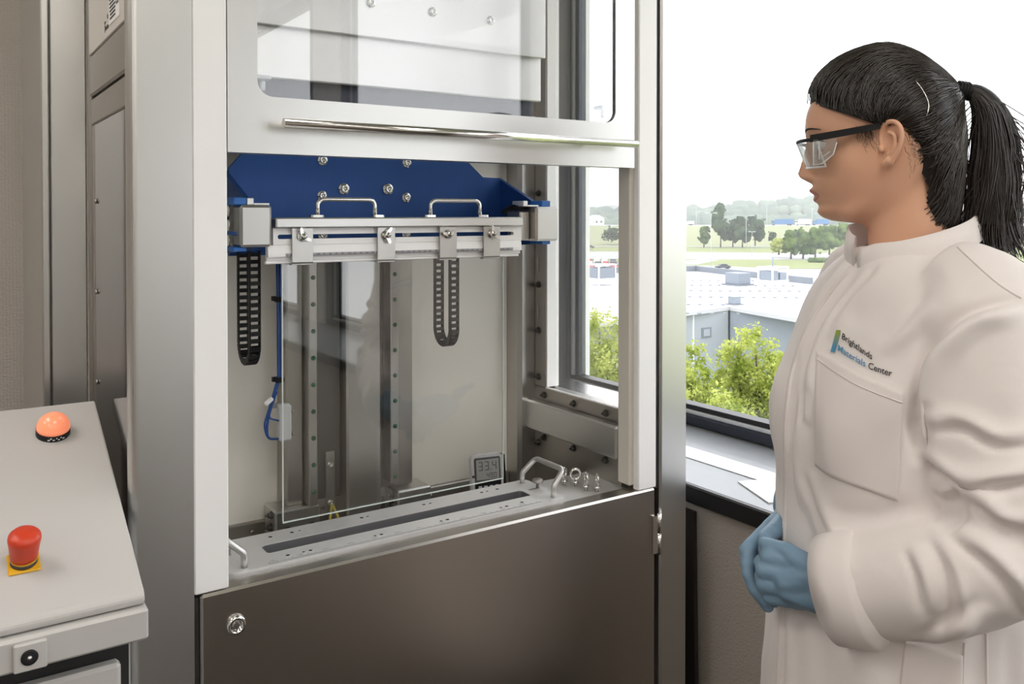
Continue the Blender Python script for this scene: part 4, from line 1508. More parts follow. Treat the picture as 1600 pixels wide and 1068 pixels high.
def remesh(V, F, voxel, smooth_it=4, lam=0.5):
    """fuse overlapping closed shapes into one skin; returns numpy verts and face list"""
    me = bpy.data.meshes.new('tmp')
    me.from_pydata([tuple(map(float, p)) for p in V], [], [tuple(f) for f in F])
    b = bmesh.new()
    b.from_mesh(me)
    bmesh.ops.recalc_face_normals(b, faces=b.faces)
    b.to_mesh(me)
    b.free()
    o = bpy.data.objects.new('tmp', me)
    COL.objects.link(o)
    md = o.modifiers.new('r', 'REMESH')
    md.mode = 'VOXEL'
    md.voxel_size = voxel
    md.adaptivity = 0
    dg = bpy.context.evaluated_depsgraph_get()
    dg.update()
    m2 = bpy.data.meshes.new_from_object(o.evaluated_get(dg))
    n = len(m2.vertices)
    A = np.empty(n * 3)
    m2.vertices.foreach_get('co', A)
    A = A.reshape(-1, 3)
    Fc = [tuple(p.vertices) for p in m2.polygons]
    ed = np.empty(len(m2.edges) * 2, dtype=np.int64)
    m2.edges.foreach_get('vertices', ed)
    ed = ed.reshape(-1, 2)
    bpy.data.objects.remove(o)
    bpy.data.meshes.remove(me)
    bpy.data.meshes.remove(m2)
    A = laplace(A, ed, smooth_it, lam)
    return A, Fc, ed


def laplace(A, ed, it, lam=0.5):
    n = len(A)
    deg = np.bincount(ed.ravel(), minlength=n).astype(float)[:, None]
    for _ in range(it):
        S = np.zeros_like(A)
        for k in range(3):
            S[:, k] = np.bincount(ed[:, 0], A[ed[:, 1], k], n) + np.bincount(ed[:, 1], A[ed[:, 0], k], n)
        A = A + lam * (S / np.maximum(deg, 1) - A)
    return A


def normals(A, F):
    me = bpy.data.meshes.new('n')
    me.from_pydata(A.tolist(), [], F)
    N = np.empty(len(A) * 3)
    me.vertex_normals.foreach_get('vector', N)
    bpy.data.meshes.remove(me)
    return N.reshape(-1, 3)


def capsule(mb, p, q, r0, r1, n=12):
    """rounded, tapering limb segment"""
    p, q = Vector(p), Vector(q)
    t = (q - p).normalized()
    pts, rad = [], []
    for k in range(5):
        a = PI / 2 * k / 4
        pts.append(p - t * r0 * math.cos(a))
        rad.append(max(r0 * math.sin(a), .0004))
    for k in range(1, 5):
        a = PI / 2 * (4 - k) / 4
        pts.append(q + t * r1 * math.cos(a))
        rad.append(max(r1 * math.sin(a), .0004))
    pts.insert(5, q)
    rad.insert(5, r1)
    mb.tube(pts, rad, n)


def ellipsoid(mb, c, r, rot=None, n=14):
    vs, fs = [], []
    for i in range(n + 1):
        t = PI * i / n
        for j in range(n * 2):
            p = PI * j / n
            s = max(math.sin(t), .002)
            v = Vector((r[0] * s * math.cos(p), r[1] * s * math.sin(p), r[2] * math.cos(t)))
            if rot is not None:
                v = rot @ v
            vs.append(v + Vector(c))
    m = n * 2
    for i in range(n):
        for j in range(m):
            fs.append((i * m + j, (i + 1) * m + j, (i + 1) * m + (j + 1) % m, i * m + (j + 1) % m))
    fs.append(tuple(range(m)))
    fs.append(tuple(n * m + k for k in range(m)))
    mb.add(vs, fs, True)


def etube(mb, pts, rad, ref, n=28):
    """tube with elliptical sections; rad = (along ref, across)"""
    P = [Vector(p) for p in pts]
    vs, fs = [], []
    for i, p in enumerate(P):
        t = (P[min(i + 1, len(P) - 1)] - P[max(i - 1, 0)]).normalized()
        u = Vector(ref) - t * Vector(ref).dot(t)
        u.normalize()
        w = t.cross(u)
        for k in range(n):
            a = 2 * PI * k / n
            vs.append(p + u * rad[i][0] * math.cos(a) + w * rad[i][1] * math.sin(a))
    for i in range(len(P) - 1):
        for k in range(n):
            k2 = (k + 1) % n
            fs.append((i * n + k, i * n + k2, (i + 1) * n + k2, (i + 1) * n + k))
    fs.append(tuple(reversed(range(n))))
    fs.append(tuple((len(P) - 1) * n + k for k in range(n)))
    mb.add(vs, fs, True)


def spline(P, k):
    """Catmull-Rom through rows of P, k samples per span"""
    P = np.array(P, float)
    out = []
    n = len(P)
    for i in range(n - 1):
        p0, p1, p2, p3 = P[max(i - 1, 0)], P[i], P[i + 1], P[min(i + 2, n - 1)]
        for j in range(k):
            t = j / k
            out.append(.5 * ((2 * p1) + (-p0 + p2) * t + (2 * p0 - 5 * p1 + 4 * p2 - p3) * t * t + (-p0 + 3 * p1 - 3 * p2 + p3) * t ** 3))
    out.append(P[-1])
    return np.array(out)


def smi(x, pts):
    """smooth interpolation of a table"""
    xs = np.array([p[0] for p in pts])
    ys = np.array([p[1] for p in pts])
    o = np.argsort(xs)
    xs, ys = xs[o], ys[o]
    d = np.gradient(ys, xs)
    x = np.clip(x, xs[0], xs[-1])
    i = np.clip(np.searchsorted(xs, x) - 1, 0, len(xs) - 2)
    h = xs[i + 1] - xs[i]
    t = (x - xs[i]) / h
    return ((1 + 2 * t) * (1 - t) ** 2 * ys[i] + t * (1 - t) ** 2 * h * d[i] + t * t * (3 - 2 * t) * ys[i + 1] + t * t * (t - 1) * h * d[i + 1])


# ---- head: horizontal sections, forward = -x, her left = -y
front = [(1.386, .030), (1.3885, .062), (1.3925, .080), (1.398, .0895), (1.404, .0930), (1.413, .0915), (1.4200, .0935), (1.4336, .0990), (1.446, .1020), (1.460, .0995),
         (1.480, .1000), (1.495, .1020), (1.505, .1055), (1.517, .1105), (1.533, .1115), (1.5567, .1045), (1.580, .086), (1.600, .058), (1.612, .030), (1.618, .002)]
back = [(1.386, .020), (1.40, .030), (1.43, .046), (1.46, .064), (1.50, .077), (1.54, .079), (1.57, .070), (1.595, .048), (1.61, .024), (1.618, -.002)]
width = [(1.386, .012), (1.390, .026), (1.398, .038), (1.41, .0475), (1.43, .0575), (1.45, .0640), (1.48, .0690), (1.52, .0720), (1.55, .0725), (1.58, .064), (1.60, .047), (1.612, .025), (1.618, .002)]
zs = np.concatenate([np.linspace(1.386, 1.52, 90), np.linspace(1.522, 1.618, 44)])
NT = 110
hv = np.zeros((len(zs), NT, 3))
th = np.linspace(0, 2 * PI, NT, endpoint=False)
for i, z in enumerate(zs):
    xf, xb, w = smi(z, front), smi(z, back), smi(z, width)
    c = np.cos(th)
    s = np.sin(th)
    ex = 2 / 2.25
    fx = np.sign(c) * np.abs(c) ** ex
    sy = np.sign(s) * np.abs(s) ** (2 / 2.1)
    X = np.where(c > 0, fx * xf, fx * xb)
    Y = sy * w
    # nose
    nz_ = smi(z, [(1.43, 0), (1.4425, .000), (1.4465, .0075), (1.4525, .0185), (1.4585, .0225), (1.465, .0212), (1.480, .0160), (1.495, .0105), (1.507, .0050), (1.520, .0008), (1.54, 0)])
    sg = smi(z, [(1.43, .012), (1.448, .0125), (1.458, .0110), (1.466, .0090), (1.48, .0068), (1.505, .0058), (1.53, .010)])
    face = c > 0
    X = X + face * nz_ * np.exp(-(Y / sg) ** 2)
    # wings of the nose
    for sd in (-1, 1):
        X = X + face * .0065 * np.exp(-((Y - sd * .0135) / .0055) ** 2) * math.exp(-((z - 1.4525) / .0062) ** 2)
    # lips
    X = X + face * (.0086 * math.exp(-((z - 1.4335) / .0052) ** 2) * np.exp(-(Y / .021) ** 2) + .0074 * math.exp(-((z - 1.4200) / .0052) ** 2) * np.exp(-(Y / .018) ** 2)
                    - .0012 * math.exp(-((z - 1.4275) / .0018) ** 2) * np.exp(-(Y / .022) ** 4))
    # chin, brow, cheek, eye hollow
    X = X + face * (.0022 * math.exp(-((z - 1.402) / .008) ** 2) * np.exp(-(Y / .018) ** 2) + .002 * math.exp(-((z - 1.519) / .007) ** 2) * np.exp(-((np.abs(Y) - .025) / .02) ** 2))
    for sd in (-1, 1):
        X = X - face * .0085 * np.exp(-((Y - sd * .032) / .016) ** 2) * math.exp(-((z - 1.499) / .011) ** 2)
        Y = Y + sd * face * .0035 * np.exp(-((X - .06) / .02) ** 2) * (np.sign(Y) == sd) * math.exp(-((z - 1.468) / .02) ** 2)
    hv[i, :, 0] = -X
    hv[i, :, 1] = -Y
    hv[i, :, 2] = z
hm = MB()
F = []
nz = len(zs)
for i in range(nz - 1):
    for j in range(NT):
        k = (j + 1) % NT
        F.append((i * NT + j, i * NT + k, (i + 1) * NT + k, (i + 1) * NT + j))
F.append(tuple(range(NT)))
F.append(tuple((nz - 1) * NT + j for j in reversed(range(NT))))
hm.add(hv.reshape(-1, 3), F, True)
# neck and upper chest
etube(hm, [(.012, 0, 1.475), (.018, 0, 1.44), (.023, 0, 1.40), (.027, 0, 1.36), (.032, 0, 1.33), (.034, 0, 1.29)],
      [(.050, .046), (.0535, .050), (.0535, .051), (.055, .053), (.065, .066), (.09, .11)], (1, 0, 0), 32)
# jaw corner under the ear and soft chin underside
for sd in (-1, 1):
    capsule(hm, (-.006, sd * .0455, 1.440), (-.050, sd * .0280, 1.4065), .0165, .0160)
ellipsoid(hm, (-.042, 0, 1.402), (.040, .030, .014))
HV, HF, HE = remesh(hm.v, hm.f, .0021, 3, .5)
# blend the jaw into the neck, leaving the features alone
HS = laplace(HV, HE, 40, .5)
wj = np.clip((HV[:, 0] + .075) / .02, 0, 1) * np.clip((1.462 - HV[:, 2]) / .02, 0, 1)
HV = HV + (HS - HV) * wj[:, None]
# ears: rim, inner fold, lobe and plate
em_ = MB()
for sd in (-1, 1):
    rt_ = Matrix.Rotation(sd * math.radians(24), 3, 'Z')
    o_ = Vector((-.012, sd * .0655, 1.491))

    def ep(u, v, o):
        """u backwards, v up, o outwards"""
        return o_ + rt_ @ Vector((u, 0, 0)) + Vector((0, sd * o, v))
    rim = [(.003, -.004, .004), (.001, .012, .005), (.004, .024, .006), (.012, .0295, .007), (.021, .0275, .008), (.0275, .018, .009), (.0275, .004, .009), (.0225, -.010, .008), (.015, -.021, .007)]
    rs_ = spline(rim, 4)
    em_.tube([ep(*p) for p in rs_], [.0034] * len(rs_), 8)
    capsule(em_, ep(.012, -.022, .006), ep(.007, -.026, .005), .0064, .0052)
    anti = spline([(.010, .016, .006), (.018, .012, .0075), (.0195, .001, .008), (.015, -.010, .0075), (.009, -.014, .006)], 4)
    em_.tube([ep(*p) for p in anti], [.0026] * len(anti), 8)
    capsule(em_, ep(.001, -.003, .005), ep(.002, -.007, .0065), .0036, .0034)
    rotp = Matrix.Rotation(0, 3, 'Z')
    ellipsoid(em_, ep(.0135, .002, -.0005), (.0150, .0034, .0270), rt_)
EV, EF, EE = remesh(em_.v, em_.f, .0012, 2, .45)
nb = len(HV)
BV = np.vstack([HV, EV])
BF = HF + [tuple(i + nb for i in f) for f in EF]
BODY = pobj('body', BV, BF, 'skin', label='head and neck with calm face in profile')
# lips as their own patch just proud of the mouth
lipv, lipf = [], []
bvh = BVHTree.FromPolygons([Vector(p) for p in BV], BF)


def hit_face(y, z, off):
    h = bvh.ray_cast(Vector((-.3, y, z)), Vector((1, 0, 0)))
    return (h[0] + h[1] * off) if h[0] is not None else Vector((-.09, y, z))


for up in (0, 1):
    base = len(lipv)
    nu, nv_ = 22, 6
    for i in range(nu + 1):
        u = -1 + 2 * i / nu
        wv = (1 - u * u) ** .7
        z0 = 1.4276
        z1 = z0 + (.0092 * wv * (1 - .18 * math.exp(-(u / .15) ** 2)) if up else -.0105 * wv)
        for j in range(nv_ + 1):
            lipv.append(hit_face(u * .0225, z0 + (z1 - z0) * j / nv_, .0005))
    for i in range(nu):
        for j in range(nv_):
            a = base + i * (nv_ + 1) + j
            lipf.append((a, a + 1, a + nv_ + 2, a + nv_ + 1))
pobj('lips', lipv, lipf, 'lips')
for sd in (-1, 1):
    em2 = MB()
    ellipsoid(em2, (-.0868, sd * .0325, 1.4985), (.0115, .0115, .0115), n=10)
    eo = pobj('eye', em2.v, em2.f, 'eye_white')
    em3 = MB()
    em3.lathe([(.0056, 0), (.004, .0010), (0, .0014)], c=(-.0973, sd * .0325, 1.4985), ax=(-1, 0, 0), n=16)
    pobj('iris', em3.v, em3.f, 'iris', eo)
    em4 = MB()
    lid = [(-.0955 + .014 * (t ** 2), sd * (.0325 + .015 * t), 1.5035 - .004 * t * t) for t in np.linspace(-1, 1, 9)]
    em4.tube(lid, [.0006, .0011, .0014, .0015, .0015, .0016, .0017, .0014, .0006], 6)
    pobj('eyelid', em4.v, em4.f, 'hair_base', eo)
    em5 = MB()
    br_ = [hit_face(sd * y, 1.5165 + .003 * math.sin((y - .012) / .035 * PI), .0006) for y in np.linspace(.012, .047, 8)]
    em5.tube(br_, [.0006, .0012, .0015, .0015, .0014, .0012, .0009, .0004], 6)
    pobj('eyebrow', em5.v, em5.f, 'hair_base')

# ---- hair
HC = np.array([-.004, 1.512])
outl = [(-.1085, 1.5560), (-.1045, 1.5785), (-.0955, 1.5961), (-.0814, 1.6097), (-.0593, 1.6226), (-.0342, 1.6315), (-.0038, 1.6336), (.0309, 1.6204), (.0563, 1.6000),
        (.0770, 1.5780), (.0870, 1.5610), (.0885, 1.5414), (.0925, 1.5051), (.0920, 1.4724), (.0900, 1.4381), (.0870, 1.405), (.0820, 1.378), (.058, 1.352), (.026, 1.344)]
ang = np.array([math.atan2(z - HC[1], a - HC[0]) for a, z in outl])
ang = np.where(ang < -PI / 2 - .6, ang + 2 * PI, ang)
rad_ = np.array([math.hypot(z - HC[1], a - HC[0]) for a, z in outl])
o_ = np.argsort(ang)
ang_s, rad_s = ang[o_], rad_[o_]
A0, A1 = ang_s[0], ang_s[-1]
ATIE = math.atan2(1.5661 - HC[1], .0913 - HC[0])


def hairP(al, be, off=0.0):
    R = smi(al, list(zip(ang_s, rad_s))) + off
    W = np.interp(al, [A0, -.6, 0, .6, 1.6, 2.4, A1], [.060, .070, .079, .082, .083, .083, .081]) + off
    cb, sb = np.cos(be), np.sin(be)
    r = np.sign(cb) * np.abs(cb) ** .86
    s = np.sign(sb) * np.abs(sb) ** .92
    return np.stack([HC[0] + R * r * np.cos(al), s * W, HC[1] + R * r * np.sin(al)], -1)


skinpoly = [(-.1308, 1.5563), (-.1001, 1.5553), (-.0943, 1.536), (-.0869, 1.5271), (-.065, 1.5167), (-.0474, 1.5101), (-.041, 1.498), (-.0347, 1.496), (-.0238, 1.5006), (-.0122, 1.5136),
            (.0031, 1.5172), (.0161, 1.5095), (.0213, 1.4908), (.0281, 1.4781), (.0375, 1.4571), (.0470, 1.4363), (.0438, 1.4075), (.0154, 1.3743), (-.02, 1.3300), (-.16, 1.32)]


def inpoly(x, y, poly):
    c = False
    j = len(poly) - 1
    for i in range(len(poly)):
        xi, yi = poly[i]
        xj, yj = poly[j]
        if (yi > y) != (yj > y) and x < (xj - xi) * (y - yi) / (yj - yi) + xi:
            c = not c
        j = i
    return c


def edge_pull(P):
    """draw the hair in towards the skin along the hairline"""
    Q = np.array(P, float).reshape(-1, 3)
    best = np.full(len(Q), 1e9)
    for i in range(1, len(skinpoly) - 3):
        p, q = np.array(skinpoly[i]), np.array(skinpoly[i + 1])
        d = q - p
        w = Q[:, [0, 2]] - p
        t_ = np.clip((w @ d) / (d @ d), 0, 1)
        best = np.minimum(best, np.linalg.norm(w - t_[:, None] * d, axis=1))
    k = np.clip(1 - best / .022, 0, 1) ** 1.5
    Q[:, 1] *= 1 - .105 * k
    Q[:, 0] += .004 * k * (Q[:, 0] < -.08)
    return Q.reshape(np.shape(P))


na, nbt = 120, 90
al = np.linspace(A0, A1, na)
be = np.linspace(-PI / 2 * .985, PI / 2 * .985, nbt)
AL, BE = np.meshgrid(al, be, indexing='ij')
hp = edge_pull(hairP(AL, BE, -.0015))
hf = []
for i in range(na - 1):
    for j in range(nbt - 1):
        c = (hp[i, j] + hp[i + 1, j + 1]) / 2
        if not (inpoly(c[0], c[2], skinpoly) and abs(c[1]) > .02):
            hf.append((i * nbt + j, (i + 1) * nbt + j, (i + 1) * nbt + j + 1, i * nbt + j + 1))
HAIR = pobj('hair', hp.reshape(-1, 3), hf, 'hair_base', label='black hair combed back into a ponytail')
rs = np.random.RandomState(4)


def strands(mb, P, r0, r1=None):
    """P: (n, m, 3) polylines -> three-sided strands"""
    n, m, _ = P.shape
    T = np.gradient(P, axis=1)
    T /= np.linalg.norm(T, axis=2)[..., None] + 1e-9
    U = np.cross(T, np.array([.3, .9, .2]))
    U /= np.linalg.norm(U, axis=2)[..., None] + 1e-9
    Wv = np.cross(T, U)
    taper = np.linspace(1, r1 if r1 is not None else 1, m)[None, :, None] * r0
    rings = [P + (U * math.cos(a) + Wv * math.sin(a)) * taper for a in (0, 2.094, 4.189)]
    Q = np.stack(rings, 2).reshape(-1, 3)
    base = len(mb.v)
    idx = np.arange(n * m * 3).reshape(n, m, 3) + base
    f = []
    for k in range(3):
        k2 = (k + 1) % 3
        q = np.stack([idx[:, :-1, k], idx[:, :-1, k2], idx[:, 1:, k2], idx[:, 1:, k]], -1).reshape(-1, 4)
        f.append(q)
    f = np.concatenate(f)
    mb.v += Q.tolist()
    mb.f += f.tolist()
    mb.s += [True] * len(f)


hs_ = MB()
PS = []
cnt = 0
t = np.linspace(0, 1, 15)
while len(PS) < 3400:
    a0 = rs.uniform(A0, A1)
    b0 = rs.uniform(-1, 1) * PI / 2 * .97
    p = hairP(np.array(a0), np.array(b0))
    gx, gz = p[0] + rs.uniform(0, .006), p[2] + rs.uniform(0, .005)
    if inpoly(gx, gz, skinpoly) and abs(p[1]) > .02:
        continue
    aa = a0 + (ATIE - a0) * t
    w = rs.uniform(.9, 1.9)
    bb = b0 * (1 - t ** w)
    off = rs.uniform(-.0005, .0022) + .0012 * np.sin(t * PI * rs.uniform(1, 3) + rs.rand() * 6)
    PS.append(hairP(aa, bb + .02 * np.sin(t * 5 + rs.rand() * 6) * (1 - t), 0) + (hairP(aa, bb, .01) - hairP(aa, bb, 0)) * (off / .01)[:, None])
strands(hs_, edge_pull(np.array(PS)), .00075)
# loose wisps: forehead, temple, behind the ear
W_ = []
for k in range(0):
    a0 = rs.uniform(2.55, A1)
    b0 = rs.uniform(-1.1, .3)
    p0 = hairP(np.array(a0), np.array(b0), .001)
    d = np.array([-.004 - .012 * rs.rand(), rs.normal() * .004, -.012 - .03 * rs.rand()])
    W_.append(np.array([p0 + d * s_ + np.array([-.008, 0, .008]) * math.sin(s_ * PI) * rs.rand() for s_ in np.linspace(0, 1, 15)]))
for k in range(9):
    p0 = np.array([rs.uniform(.014, .03), -.0745, rs.uniform(1.485, 1.515)])
    d = np.array([rs.uniform(-.004, .018), .014, -rs.uniform(.02, .045)])
    W_.append(np.array([p0 + d * s_ + np.array([.008, -.002, 0]) * math.sin(s_ * PI) * rs.rand() for s_ in np.linspace(0, 1, 15)]))
for k in range(26):
    p0 = np.array([rs.uniform(-.044, -.016), -.0750, rs.uniform(1.508, 1.52)])
    d = np.array([rs.uniform(.0, .010), .004, -rs.uniform(.010, .030)])
    W_.append(np.array([p0 + d * s_ + np.array([-.004, -.001, 0]) * math.sin(s_ * PI) * rs.rand() for s_ in np.linspace(0, 1, 15)]))
for k in range(0):
    a0 = rs.uniform(A0, A0 + .5)
    b0 = rs.uniform(-1.2, 1.2)
    p0 = hairP(np.array(a0), np.array(b0), .001)
    d = np.array([rs.uniform(-.002, .02), 0, -rs.uniform(.006, .022)])
    W_.append(np.array([p0 + d * s_ for s_ in np.linspace(0, 1, 15)]))
strands(hs_, np.array(W_), .00036, .4)
pobj('hair_strands', hs_.v, hs_.f, 'hair', HAIR, kind='stuff')
# ponytail
pc = spline([(.088, 0, 1.5655), (.1045, 0, 1.5625), (.1205, .002, 1.5400), (.1275, .004, 1.500), (.1280, .004, 1.4546), (.1262, .002, 1.4206), (.1240, 0, 1.3850)], 5)
prad = np.interp(np.linspace(0, 1, len(pc)), [0, .12, .3, .5, .7, .85, 1], [.008, .0110, .0195, .0275, .0310, .030, .025])
pm = MB()
pm.tube([tuple(p) for p in pc], [r * .86 for r in prad], 18)
PT = pobj('ponytail', pm.v, pm.f, 'hair_base', label='long black ponytail falling to the shoulder')
PP = []
ns = 1500
for k in range(ns):
    q = rs.rand() ** .5
    an = rs.rand() * 2 * PI
    L_ = rs.uniform(.86, 1.22)
    ph_ = rs.uniform(-.4, .4)
    pts = []
    for i, s_ in enumerate(np.linspace(0, L_, 20)):
        u_ = min(s_, 1) * (len(pc) - 1)
        i0 = int(min(u_, len(pc) - 2))
        c = pc[i0] + (pc[i0 + 1] - pc[i0]) * (u_ - i0)
        r = np.interp(min(s_, 1), np.linspace(0, 1, len(pc)), prad)
        ext = max(0, s_ - 1)
        an2 = an + ph_ * s_
        x = c + np.array([math.cos(an2), math.sin(an2) * .9, math.sin(an2) * .10]) * r * q * (1 + .25 * ext)
        x = x + np.array([.05 * q * math.cos(an) + .12 * ext, 0, -.20]) * ext
        cl_ = int(an * 6) * 1.7
        x = x + np.array([.0045 * math.sin(7 * s_ + cl_), .004 * math.cos(6 * s_ + cl_ * 2), 0]) * min(1, s_ * 1.5) ** 2 + np.array([.02, 0, 0]) * max(0, s_ - .8) * math.sin(cl_) * 2
        pts.append(x)
    PP.append(pts)
for k in range(150):
    b_ = pc[rs.randint(8, len(pc))]
    sd = rs.choice([-1, 1], p=[.35, .65])
    p0 = b_ + np.array([sd * .018, rs.normal() * .012, 0])
    d = np.array([sd * rs.uniform(.004, .045), rs.normal() * .01, -rs.uniform(.03, .11)])
    cv = np.array([rs.uniform(-.03, .03), 0, -.016])
    PP.append([p0 + d * s_ + cv * math.sin(s_ * PI) for s_ in np.linspace(0, 1, 20)])
ps_ = MB()
strands(ps_, np.array(PP), .0008, .55)
pobj('ponytail_strands', ps_.v, ps_.f, 'hair', PT, kind='stuff')
ht = MB()
for k in range(4):
    c = Vector((.0865 + k * .0036, 0, 1.5665 - k * .0008))
    ht.tube([c + Vector((.0016 * math.sin(i), .0112 * math.cos(i * PI / 9), .0112 * math.sin(i * PI / 9))) for i in range(18)], .0024, 8, closed=True)
pobj('hair_tie', ht.v, ht.f, 'black_plastic')
hcm = MB()
hcm.tube([tuple(hairP(np.array(a_), np.array(b_), .0025)) for a_, b_ in zip(np.linspace(1.07, .30, 9), np.linspace(-.947, -1.115, 9))], .0008, 6)
pobj('hair_clip', hcm.v, hcm.f, 'steel_polished', label='thin metal hair slide')

# ---- safety glasses
GLS = bpy.data.objects.new('safety_glasses', None)
COL.objects.link(GLS)
GLS.parent = PR
GLS['label'] = 'clear safety glasses with black arms'


def lens_pt(u, v):
    """u -1..1 across, v 0..1 up"""
    y = u * .0675
    x = -.1225 + .030 * abs(u) ** 2.6
    z = 1.4640 + .037 * v - .004 * (1 - abs(u)) * 0 + (.006 * (1 - v) * math.exp(-(u / .2) ** 2))
    return Vector((x + .013 * (1 - v), y, z))


for sd in (-1, 1):
    V, Fx = [], []
    nu, nv_ = 16, 8
    for lay in (0, .0022):
        for i in range(nu + 1):
            for j in range(nv_ + 1):
                u = sd * (.20 + .80 * i / nu)
                v = j / nv_
                edge = min(1, (1 - abs(u)) * 6 + .55)
                v2 = .5 + (v - .5) * (edge if abs(u) > .9 else 1)
                V.append(lens_pt(u, v2) + Vector((lay, 0, 0)))
    m1 = (nu + 1) * (nv_ + 1)
    for lay in (0, m1):
        for i in range(nu):
            for j in range(nv_):
                a = lay + i * (nv_ + 1) + j
                Fx.append((a, a + 1, a + nv_ + 2, a + nv_ + 1))
    lo = pobj('lens', V, Fx, 'lens_clear', GLS, label='clear lens')
    rim = [lens_pt(sd * (.20 + .80 * i / nu), 0) for i in range(nu + 1)] + [lens_pt(sd * 1.0, k / 4) for k in range(1, 4)]
    rm = MB().tube(rim, .0015, 6)
    rm.tube([lens_pt(sd * .20, k / 4) for k in range(5)], .0011, 6)
    pobj('lens_rim', rm.v, rm.f, 'lens_edge', GLS)
    # side shield
    V, Fx = [], []
    for lay in (0, sd * .0016):
        for (x, z) in ((-.0955, 1.5005), (-.0955, 1.4660), (-.084, 1.4680), (-.070, 1.4800), (-.0655, 1.4960), (-.066, 1.5030)):
            V.append(Vector((x, sd * (.0678 + .0045 * (x + .0955) / .03) + lay, z)))
    Fx = [(0, 1, 2, 3, 4, 5), (11, 10, 9, 8, 7, 6)] + [(i, 6 + i, 6 + (i + 1) % 6, (i + 1) % 6) for i in range(6)]
    so = pobj('side_shield', V, Fx, 'lens_clear', GLS, smooth=False)
    rm = MB().tube([V[0], V[1], V[2], V[3], V[4]], .0009, 6)
    rm.tube([Vector((-.088, sd * .0695, 1.498)), Vector((-.088, sd * .0695, 1.474)), Vector((-.074, sd * .0715, 1.484))], .0009, 6)
    pobj('shield_rim', rm.v, rm.f, 'lens_edge', GLS)
    # arm
    am = MB()
    pth = [(-.1000, sd * .0668, 1.5025, .0050), (-.085, sd * .0695, 1.5045, .0048), (-.060, sd * .0735, 1.5080, .0046), (-.030, sd * .0775, 1.5125, .0044), (-.012, sd * .0785, 1.5152, .0036)]
    V, Fx = [], []
    for x, y, z, h in pth:
        for (dy, dz) in ((-.0016, -h), (.0016, -h), (.0016, h), (-.0016, h)):
            V.append((x, y + dy, z + dz))
    for i in range(len(pth) - 1):
        for k in range(4):
            Fx.append((i * 4 + k, i * 4 + (k + 1) % 4, i * 4 + 4 + (k + 1) % 4, i * 4 + 4 + k))
    Fx += [(0, 1, 2, 3), tuple(len(pth) * 4 - 4 + k for k in range(4))]
    pobj('arm', V, Fx, 'black_plastic', GLS, smooth=False)
bm2 = MB()
bm2.tube([lens_pt(u, 1.02) + Vector((.0012, 0, 0)) for u in np.linspace(-1, 1, 41)], .0026, 8)
pobj('brow_bar', bm2.v, bm2.f, 'black_plastic', GLS)

# ---- lab coat: body, both sleeves, fused into one cloth surface
TH_ = math.radians(32)
fv = np.array([-math.cos(TH_), -math.sin(TH_), 0])
sv = np.array([math.sin(TH_), -math.cos(TH_), 0])
TCN = np.array([.030, .004, 0])
sec = [  # z, front, back, half width
    (.42, .200, .100, .200), (.55, .198, .102, .200), (.74, .190, .104, .200), (.84, .180, .106, .200), (.94, .171, .108, .197), (1.02, .168, .110, .194),
    (1.09, .168, .118, .196), (1.15, .160, .117, .198), (1.217, .140, .113, .197), (1.26, .123, .108, .190), (1.29, .110, .100, .178), (1.315, .098, .090, .150),
    (1.335, .088, .082, .112), (1.347, .080, .076, .084), (1.356, .066, .064, .068)]
cm = MB()
nzs = np.linspace(.42, 1.356, 90)
NTC = 64
V = []
for z in nzs:
    df, db, w = (smi(z, [(r[0], r[k]) for r in sec]) for k in (1, 2, 3))
    for j in range(NTC):
        a = 2 * PI * j / NTC
        c, s = math.cos(a), math.sin(a)
        e = 2 / 2.3
        x = math.copysign(abs(c) ** e, c) * (df if c > 0 else db)
        y = math.copysign(abs(s) ** e, s) * w
        # bust
        if c > 0:
            x += .016 * math.exp(-((z - 1.13) / .07) ** 2) * math.exp(-((abs(y) - .075) / .06) ** 2)
        V.append(TCN + fv * x + sv * y + np.array([0, 0, z]))
F = []
for i in range(len(nzs) - 1):
    for j in range(NTC):
        k = (j + 1) % NTC
        F.append((i * NTC + j, i * NTC + k, (i + 1) * NTC + k, (i + 1) * NTC + j))
F.append(tuple(range(NTC)))
F.append(tuple((len(nzs) - 1) * NTC + j for j in range(NTC)))
cm.add(V, F, True)
# near (left) sleeve
SLp = spline([(.070, -.090, 1.295), (.098, -.128, 1.280), (.116, -.152, 1.225), (.122, -.170, 1.150), (.130, -.186, 1.085), (.134, -.196, 1.040), (.104, -.200, 1.004), (.044, -.194, .974), (-.018, -.176, .948), (-.062, -.160, .931)], 4)
SLr = spline([(.055, .075, 0), (.062, .080, 0), (.068, .082, 0), (.068, .083, 0), (.066, .078, 0), (.064, .070, 0), (.060, .066, 0), (.056, .066, 0), (.054, .063, 0), (.052, .060, 0)], 4)
etube(cm, SLp, [(r[0], r[1]) for r in SLr], (0, 1, 0), 32)
capsule(cm, (.140, -.188, 1.035), (.130, -.180, 1.07), .058, .060, 20)
# far (right) sleeve
SRp = spline([(-.02, .075, 1.295), (-.045, .125, 1.278), (-.060, .160, 1.21), (-.075, .190, 1.10), (-.080, .190, 1.04), (-.090, .150, 1.015), (-.100, .100, 1.005), (-.106, .062, 1.0)], 4)
SRr = spline([(.055, .07, 0), (.060, .075, 0), (.064, .075, 0), (.062, .07, 0), (.060, .066, 0), (.052, .056, 0), (.046, .048, 0), (.042, .044, 0)], 4)
etube(cm, SRp, [(r[0], r[1]) for r in SRr], (1, 0, .2), 28)
CV, CF, CE = remesh(cm.v, cm.f, .0042, 8, .5)


